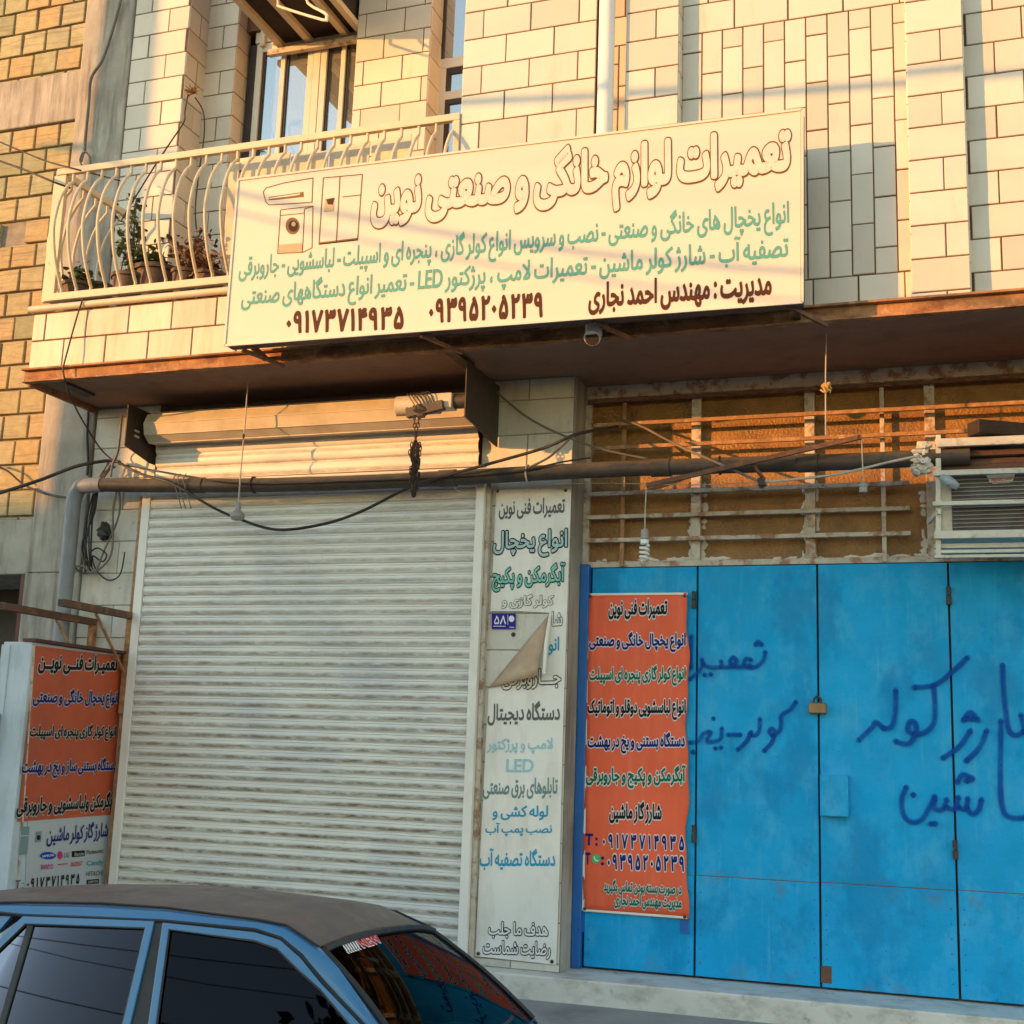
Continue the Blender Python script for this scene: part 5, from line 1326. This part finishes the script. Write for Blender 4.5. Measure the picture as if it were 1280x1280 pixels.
# ================================================================== PARKED CAR
TILT = R(-2.3)
CO = V((0, 4.645, -.19))
CM = Matrix.Translation(CO) @ Matrix.Rotation(TILT, 4, 'X')
CI = CM.inverted()
CAR = thing('parked_car', 'dusty blue saloon car with a brown dusty roof parked in front of the shutter', 'car', CO)
CAR.rotation_euler = (TILT, 0, 0)
def cb_(mb, name, mat, parent=None, **kw): return mb.build(name, mat, parent or CAR, local=True, **kw)
LC = CI @ CP; LR = CI.to_3x3()
HW, ZR, LEAN = .50, 1.285, .36            # half width at the rail, rail height, lean of the side glass
def side(px, py, d=0.0):
    """point on the near side's glass plane, local coordinates"""
    dr = LR @ ray(px, py)
    nrm = V((0, -1, LEAN)); k = -(-HW)+LEAN*ZR      # plane: -y + LEAN*z = k'
    kk = HW+LEAN*ZR
    t = (kk-LC.dot(nrm))/dr.dot(nrm)
    return LC+dr*t+nrm.normalized()*d
def mir(p): return V((p.x, -p.y, p.z))
ZBELT = .90
def ext(a, b, z=ZBELT):
    t = (z-a.z)/(b.z-a.z); return a+(b-a)*t
def panel(pts, d0, th, name, mat, parent=None, both=True, local_pts=False):
    q = [side(*p) if not isinstance(p, Vector) else p for p in pts]
    nrm = V((0, -1, LEAN)).normalized()
    for m in ((0, 1) if both else (0,)):
        w_ = [p+nrm*d0 for p in q]; v_ = nrm*(-th)
        if m: w_ = [mir(p) for p in w_][::-1]; v_ = mir(v_)
        # orient outwards
        r_ = cb_(MB().prism(w_, v_), name, mat, parent if not m else None)
        yield r_
# outlines of the near side (photograph pixels), continued down to the belt
fd_o = [(205, 1154), (320, 1166), (352, 1176), (377, 1198), (402, 1229), (452, 1281)]
fd_i = [(213, 1163), (320, 1177), (348, 1187), (374, 1213), (402, 1238), (438, 1281)]
rd_o = [(195, 1152), (31, 1146), (0, 1176)]
rd_i = [(183, 1161), (41, 1156)]
A_out = [side(*p) for p in fd_o]; A_in = [side(*p) for p in fd_i]
A_out.append(ext(A_out[-2], A_out[-1])); A_in.append(ext(A_in[-2], A_in[-1]))
Bo, Bi = ext(side(205, 1154), side(187, 1280)), ext(side(213, 1163), side(197, 1280))
Ro, Ri = ext(side(195, 1152), side(165, 1280)), ext(side(183, 1161), side(155, 1280))
q0, q1 = side(31, 1146), side(0, 1176)
RQo = ext(q0, q1)
q2 = side(33, 1156); RQi = ext(q2, q2+(q1-q0))
DIV0, DIV1 = side(41, 1156), ext(side(41, 1156), side(5, 1280))
nrmS = V((0, -1, LEAN)).normalized()
def strip(name, mat, a, b, d0, th, both=True):
    """a frame strip between the polylines a and b"""
    for m in (0, 1) if both else (0,):
        mb = MB(); n = len(a)
        f = (lambda p: mir(p)) if m else (lambda p: p)
        vs = [f(p+nrmS*d0) for p in a]+[f(p+nrmS*d0) for p in b]+[f(p+nrmS*(d0-th)) for p in a]+[f(p+nrmS*(d0-th)) for p in b]
        fs = []
        for i in range(n-1):
            fs += [(i, i+1, n+i+1, n+i), (2*n+i, 3*n+i, 3*n+i+1, 2*n+i+1), (i, 2*n+i, 2*n+i+1, i+1), (n+i, n+i+1, 3*n+i+1, 3*n+i)]
        fs += [(0, n, 3*n, 2*n), (n-1, 3*n-1, 4*n-1, 2*n-1)]
        mb.add(vs, fs); cb_(mb, name, mat, bevel=.003)
def poly2(name, mat, pts, d0, th=.004):
    for m in (0, 1):
        f = (lambda p: mir(p)) if m else (lambda p: p)
        cb_(MB().prism([f(p+nrmS*d0) for p in pts], f(nrmS*(-th))), name, mat)
strip('door_frame', m_carblue, [Bo]+A_out, [Bi]+A_in, .012, .03)
poly2('door_glass', m_sideglass, [Bi]+A_in, .0)
strip('door_frame', m_carblue, [Ro, side(195, 1152), q0, RQo], [Ri, side(183, 1161), q2, RQi], .012, .03)
poly2('door_glass', m_sideglass, [Ri, side(183, 1161), DIV0, DIV1], .0)
poly2('quarter_glass', m_sideglass, [DIV1, DIV0, q2, RQi], .0)
dv = (DIV1-DIV0).normalized()
strip('window_divider', m_carblack, [DIV0+V((-.02, 0, 0)), DIV1+V((-.02, 0, 0))], [DIV0+V((.008, 0, 0)), DIV1+V((.008, 0, 0))], .008, .02)
gs = V((.010, 0, 0))
def seal(name, line, w_):
    for m in (0, 1):
        pts = [(mir(p+nrmS*.006) if m else p+nrmS*.006) for p in line]
        cb_(MB().tube(pts, w_, 6), name, m_carblack)
seal('glass_seal', [Bi]+A_in, .006); seal('glass_seal', [Ri, side(183, 1161), q2, RQi], .006)
strip('centre_pillar', m_carblack, [side(195, 1152)+nrmS*.0, Ro], [side(205, 1154), Bo], .004, .03)
# gutter, cant rail and roof
gut = [side(-140, 1150), side(-60, 1144), side(0, 1142), side(30, 1145), side(125, 1148.5), side(205, 1152), side(320, 1163), side(352, 1173.5), side(378, 1195), side(404, 1227), side(455, 1281)]
gut.append(ext(gut[-2], gut[-1], .93))
topl = [side(-140, 1136, -.03), side(-60, 1129, -.03), side(0, 1126.5, -.03), side(30, 1126, -.03), side(125, 1127.5, -.03), side(205, 1133, -.03), side(320, 1148, -.03), side(356, 1155, -.028), side(398, 1183, -.012), side(424, 1211, -.004), side(474, 1281, -.0)]
topl.append(ext(topl[-2], topl[-1], .95))
gmid = [(a+b)/2+nrmS*.016 for a, b in zip(gut, topl)]
for m in (0, 1):
    f = mir if m else (lambda p: p)
    vs = []; n = len(gut)
    for a, b, c in zip(gut, gmid, topl): vs += [f(a+nrmS*.006), f(b), f(c+nrmS*.006), f(c-nrmS*.03)]
    mb = MB().add(vs, [(i*4+j, (i+1)*4+j, (i+1)*4+j+1, i*4+j+1) if not m else (i*4+j+1, (i+1)*4+j+1, (i+1)*4+j, i*4+j) for i in range(n-1) for j in range(3)])
    cb_(mb, 'cant_rail', m_carblue, smooth=60)
seal('gutter', gut, .007); seal('drip_rail', [p+nrmS*.008 for p in topl[:9]], .005)
rows = topl[:9]
XF = rows[-1].x
mb = MB(); vs = []; NV = 16
xs_ = []
for i, p in enumerate(rows):
    hw = -p.y-.004; k = i/(len(rows)-1)
    for j in range(NV+1):
        s = -1+2*j/NV
        fx = .02*(1-s*s)*(max(0, (i-(len(rows)-3)))/2.0)
        bx_ = -.06*(1-s*s)*(1 if i == 0 else 0)
        cr = (.052 if i > 0 else .04)*(1-abs(s)**2.6)*(1-.35*max(0, (i-(len(rows)-2))))
        vs.append(V((p.x+fx+bx_, s*hw, p.z+.002+cr)))
w_ = NV+1
mb.add(vs, [(i*w_+j, (i+1)*w_+j, (i+1)*w_+j+1, i*w_+j+1) for i in range(len(rows)-1) for j in range(NV)])
RF = mb; roof_o = cb_(mb, 'roof', m_carroof, smooth=60)
front_edge = vs[(len(rows)-1)*w_:]; rear_edge = vs[:w_]
# windscreen between the roof's front edge and the scuttle
base_n = topl[-1]; hwb = -base_n.y-.01
def glass_sheet(edge, bx, bz, hw, bow, name, mat):
    vs = []; NR = 6
    for r_ in range(NR+1):
        t = r_/NR
        for j, e in enumerate(edge):
            s = -1+2*j/NV
            b = V((bx+bow*(1-s*s), s*hw, bz))
            p = e*(1-t)+b*t
            p = p+V((.012*math.sin(math.pi*t)*(1 if bow > 0 else -1), 0, .010*math.sin(math.pi*t)))
            vs.append(p)
    o = cb_(MB().add(vs, [(r_*w_+j, (r_+1)*w_+j, (r_+1)*w_+j+1, r_*w_+j+1) for r_ in range(NR) for j in range(NV)]), name, mat, smooth=80)
    return vs
e2 = [p+V((.012, 0, -.012)) for p in front_edge]
wv = glass_sheet(e2, base_n.x, base_n.z, hwb, .05, 'windscreen', m_windscreen)
fr = MB().tube([p+V((.004, 0, .004)) for p in e2], .014, 6)
for m in (0, w_-1): fr.tube([wv[r_*w_+m]+V((0, .0, .004)) for r_ in range(7)], .012, 6)
cb_(fr, 'windscreen_seal', m_carblack)
# sticker on the windscreen's top near corner
wn = (wv[2*w_+3]-wv[3]).cross(wv[w_+5]-wv[w_+1]).normalized()
if wn.z < 0: wn = -wn
def wpos(s, t):
    j = (s+1)/2*NV; j0 = min(NV-1, int(j)); r_ = t*6; r0 = min(5, int(r_)); a = j-j0; b = r_-r0
    P = lambda r, c: wv[r*w_+c]
    return (P(r0, j0)*(1-a)+P(r0, j0+1)*a)*(1-b)+(P(r0+1, j0)*(1-a)+P(r0+1, j0+1)*a)*b
S0 = wpos(-.80, .10); SU = (wpos(-.45, .10)-S0).normalized(); SV = (wpos(-.80, .0)-wpos(-.80, .2)).normalized()
SN = SU.cross(SV).normalized()
if SN.z < 0: SN = -SN
def sflat(u, v, d=.004): return S0+SU*u+SV*v+SN*d
stk = MB()
for k in range(6):
    a = k*.017; stk.add([sflat(a, .012), sflat(a+.010, .012), sflat(a+.022, .055), sflat(a+.012, .055)], [(0, 1, 2, 3)])
    stk.add([sflat(a+.0, .0), sflat(a+.010, .0), sflat(a+.004, .011), sflat(a-.004, .011)], [(0, 1, 2, 3)])
sk_ = cb_(stk, 'sticker_stripes', i_white)
mb = MB(); xx = .105
for c in 'NEW':
    g, fs = glyph(c, .03)
    mb.add([sflat(xx+a*.062, .004+b*.062, .007) for a, b, _ in g], fs); xx += adv(c)*.062
cb_(mb, 'sticker_word', i_red)
mb = MB(); xx = .105
for c in 'NEW':
    g, fs = glyph(c, .085)
    mb.add([sflat(xx+a*.062, .004+b*.062, .0055) for a, b, _ in g], fs); xx += adv(c)*.062
cb_(mb, 'sticker_word', i_white)
# rear screen
r2 = [p+V((-.012, 0, -.012)) for p in rear_edge]
XRB = r2[0].x-.55
glass_sheet(r2, XRB, .93, .60, -.10, 'rear_screen', m_sideglass)
for m in (0, 1):
    f = mir if m else (lambda p: p)
    poly = [f(p) for p in (gut[0], V((XRB, -.62, .93)), RQo+V((.02, 0, 0)), q0+V((-.06, 0, .0)))]
    cb_(MB().prism(poly, V((0, .02 if not m else -.02, 0))), 'rear_pillar', m_carblue)
# body below the belt: lofted cross sections along the length
XN, XT = base_n.x+1.28, XRB-.78
def sect(x):
    if x > base_n.x: t = (x-base_n.x)/(XN-base_n.x); top = .93-.17*t**1.5-.12*max(0, t-.93)/.07; hw = .735-.10*t**3
    elif x < XRB: t = (XRB-x)/(XRB-XT); top = .93-.03*t-.10*max(0, t-.93)/.07; hw = .735-.08*t**3
    else: top = .925; hw = .735
    return top, hw
xs_ = [XT, XT+.03, XT+.15, XRB-.3, XRB, XRB+.3, (XRB+base_n.x)/2, base_n.x-.5, base_n.x, base_n.x+.25, base_n.x+.6, base_n.x+1.0, XN-.12, XN-.02, XN]
vs = []; NS = 0
for x in xs_:
    top, hw = sect(x)
    half = [(hw-.05, .20), (hw, .30), (hw+.02, .55), (hw+.015, .74), (hw-.02, top-.045), (hw-.075, top-.008), (hw-.2, top), (0, top+.012)]
    prof_ = [(-a, b) for a, b in half]+[(a, b) for a, b in half[-2::-1]]
    NS = len(prof_)
    vs += [V((x, a, b)) for a, b in prof_]
# open the cabin: leave out the top strip between rear screen and windscreen
fs = []
for i in range(len(xs_)-1):
    inside = xs_[i] >= XRB-1e-6 and xs_[i+1] <= base_n.x+1e-6
    for j in range(NS-1):
        if inside and 5 <= j <= NS-7: continue
        fs.append((i*NS+j, i*NS+j+1, (i+1)*NS+j+1, (i+1)*NS+j))
fs += [tuple(range(NS)), tuple((len(xs_)-1)*NS+j for j in range(NS-1, -1, -1))]
body = cb_(MB().add(vs, fs), 'body', m_carblue, smooth=50)
cb_(MB().box(XT+.1, XN-.1, -.64, .64, .17, .24), 'underbody', m_carblack)
for nm, x0_, x1_ in (('bumper', XN-.10, XN+.07), ('bumper', XT-.07, XT+.10)):
    cb_(MB().box(x0_, x1_, -.73, .73, .34, .52), nm, m_carblack, bevel=.03)
for s in (-1, 1):
    cb_(MB().box(XN-.04, XN+.012, s*.50-.15, s*.50+.15, .57, .70), 'headlight', m_head, bevel=.01)
    cb_(MB().box(XT-.012, XT+.04, s*.50-.18, s*.50+.18, .60, .80), 'tail_light', m_tail, bevel=.01)
    for xw in (XN-.75, XT+.85):
        wl = cb_(MB().lathe((xw, s*.675, .29), [(.20, -.09), (.285, -.09), (.30, -.06), (.30, .06), (.285, .09), (.20, .09)], 28, (0, 1, 0)), 'wheel', m_tyre, smooth=40)
        cb_(MB().lathe((xw, s*.675+s*.085, .29), [(.20, -.02), (.19, 0), (.08, .012), (.03, .012)], 24, (0, s, 0)), 'rim', m_rim, wl, smooth=40)
        cb_(MB().lathe((xw, s*.76, .29), [(.35, 0), (.35, .006)], 28, (0, s, 0)), 'wheel_arch', m_carblack)
    cb_(MB().blob((base_n.x-.20, s*.80, .935), .045, .08, .05, 12, 8), 'wing_mirror', m_carblack, smooth=60)
    cb_(MB().box(Bo.x-.20, Bo.x-.05, s*.75-.012, s*.75+.012, .80, .835), 'door_handle', m_carblack, bevel=.006)
    cb_(MB().box(XT+.1, XN-.1, s*.757-.008, s*.757+.008, .56, .61), 'side_moulding', m_carblack, bevel=.006)
for s in (-1, 1):
    for xs0 in (Bo.x+.02, Bo.x-.75):
        st_ = MB().add([(xs0, s*.33-.22, .35), (xs0, s*.33+.22, .35), (xs0-.22, s*.33+.20, .98), (xs0-.22, s*.33-.20, .98), (xs0-.12, s*.33-.22, .35), (xs0-.12, s*.33+.22, .35), (xs0-.30, s*.33+.18, .98), (xs0-.30, s*.33-.18, .98)], [(0,1,2,3),(5,4,7,6),(3,2,6,7),(0,4,5,1),(1,5,6,2),(4,0,3,7)])
        hd = cb_(st_, 'seat', m_seat, bevel=.04)
        cb_(MB().box(xs0-.33, xs0-.24, s*.33-.12, s*.33+.12, 1.02, 1.16), 'headrest', m_seat, hd, bevel=.03)
cb_(MB().box(base_n.x-.38, base_n.x+.10, -.62, .62, .70, .915), 'dashboard', m_carblack, bevel=.04)
cb_(MB().tube([(base_n.x-.45+.06*math.sin(k*.349), -.33+.18*math.cos(k*.349), .93+.17*math.sin(k*.349)) for k in range(19)], .015, 8), 'steering_wheel', m_carblack, smooth=60)
cb_(MB().box(XRB-.05, XRB+.45, -.60, .60, .86, .90), 'parcel_shelf', m_carblack)
cb_(MB().box(XRB, base_n.x, -.66, .66, .24, .30), 'floor_pan', m_carblack)
wb = MB().tube([(base_n.x+.10, -.45, .955), (base_n.x+.04, .05, .972), (base_n.x-.01, .38, .985)], .008, 6)
cb_(wb, 'wiper', m_carblack)

# ================================================================== ACROSS THE STREET (behind the camera: shades the ground floor, mirrored in the glass)
OPP = thing('opposite_building', 'long plain two storey building across the street, behind the viewpoint', 'building', (-28, -12, -.19))
MB().box(-46, -13.5, -17, -10, -.5, 6.83).build('wall', m_opp, OPP)
MB().box(-46.1, -13.4, -17.1, -9.9, 6.831, 7.0).build('roof_edge', m_concrete, OPP)
for k in range(9):
    x = -44+k*3.4
    wd = MB().box(x, x+1.4, -9.99, -9.96, 4.0, 5.5).build('window', m_pane, OPP)
    MB().box(x-.08, x+1.48, -9.985, -9.95, 3.9, 3.99).build('sill', m_stone, wd)
def pole(x, y, h, label):
    t = thing('utility_pole', label, 'pole', (x, y, -.19))
    MB().tube([(x, y, -.3), (x, y, h)], [.23, .17], 14).build('shaft', m_concrete, t, smooth=50)
    MB().box(x-.06, x+.06, y-.7, y+.7, h-.7, h-.58).build('crossarm', m_darkmetal, t)
    return t
pole(-13.83, 2.0, 9.8, 'concrete utility pole on the left, added out of view to shade the tiled pilaster')  # unseen pole, placed and sized to cast soft shade on the left pilaster
pole(9.5, 2.0, 9.0, 'concrete utility pole down the street on the right')
def wire(x0_, x1_, zf, y, r, label):
    pts = [V((x0_+(x1_-x0_)*k/24, y, zf(x0_+(x1_-x0_)*k/24))) for k in range(25)]
    MB().tube(pts, r, 6).build('overhead_cable', m_cable, None, smooth=60, label=label, cat='cable')
wire(-14, 9.5, lambda x: 5.12+.0217*(x+3)**2, 2.1, .020, 'sagging overhead cable above the street, the upper of two')
wire(-14, 9.5, lambda x: 4.94+.0217*(x+3)**2, 1.9, .013, 'sagging overhead cable above the street, the lower of two')
wire(-14, 9.5, lambda x: 6.62+.009*(x+3)**2, 2.55, .032, 'thick overhead cable bundle high above the street')
wire(-30, 20, lambda x: 7.3+.003*(x+6)**2, -5.0, .007, 'slack cable along the far side of the street, highest')
wire(-30, 20, lambda x: 7.0+.012*(x+7)**2, -5.1, .006, 'slack cable along the far side of the street, middle')
wire(-30, 20, lambda x: 6.4-.05*(x+8)+.006*(x+7)**2, -5.2, .008, 'slack cable along the far side of the street, lowest')
TR = thing('street_tree', 'dark leafy tree on the far side of the street behind the viewpoint', 'tree', (-5.4, -5.0, -.19))
tk = MB().tube([(-5.4, -5, -.3), (-5.35, -5.05, 1.6), (-5.2, -5, 3.6), (-5.1, -5.1, 6.2)], [.18, .14, .11, .05], 10)
rr = random.Random(31)
cl = []
for k in range(34):
    a = rr.uniform(0, 6.28); r_ = 1.9*math.sqrt(rr.random()); z = 6.0+rr.gauss(0, .9)
    c = V((-5.2+r_*math.cos(a), -5+r_*math.sin(a), z)); cl.append(c)
    if k % 3 == 0: tk.tube([(-5.3, -5, 3.2), (V((-5.2, -5, 3.4))+c)/2+V((0, 0, .1)), c], [.06, .03, .012], 6, smooth=3)
tk.build('trunk', m_bark, TR, smooth=50)
mb = MB()
for c in cl:
    for k in range(150):
        p = c+V((rr.gauss(0, .26), rr.gauss(0, .26), rr.gauss(0, .2)))
        a1 = V((rr.gauss(0, 1), rr.gauss(0, 1), rr.gauss(0, .7))).normalized(); a2 = a1.orthogonal().normalized(); sz = rr.uniform(.07, .15)
        mb.var = rr.random(); mb.add([p-a1*sz, p+a2*sz*.4, p+a1*sz, p-a2*sz*.4], [(0, 1, 2, 3)])
mb.build('crown', m_leaf, TR)
bpy.data.curves.remove(_cu)
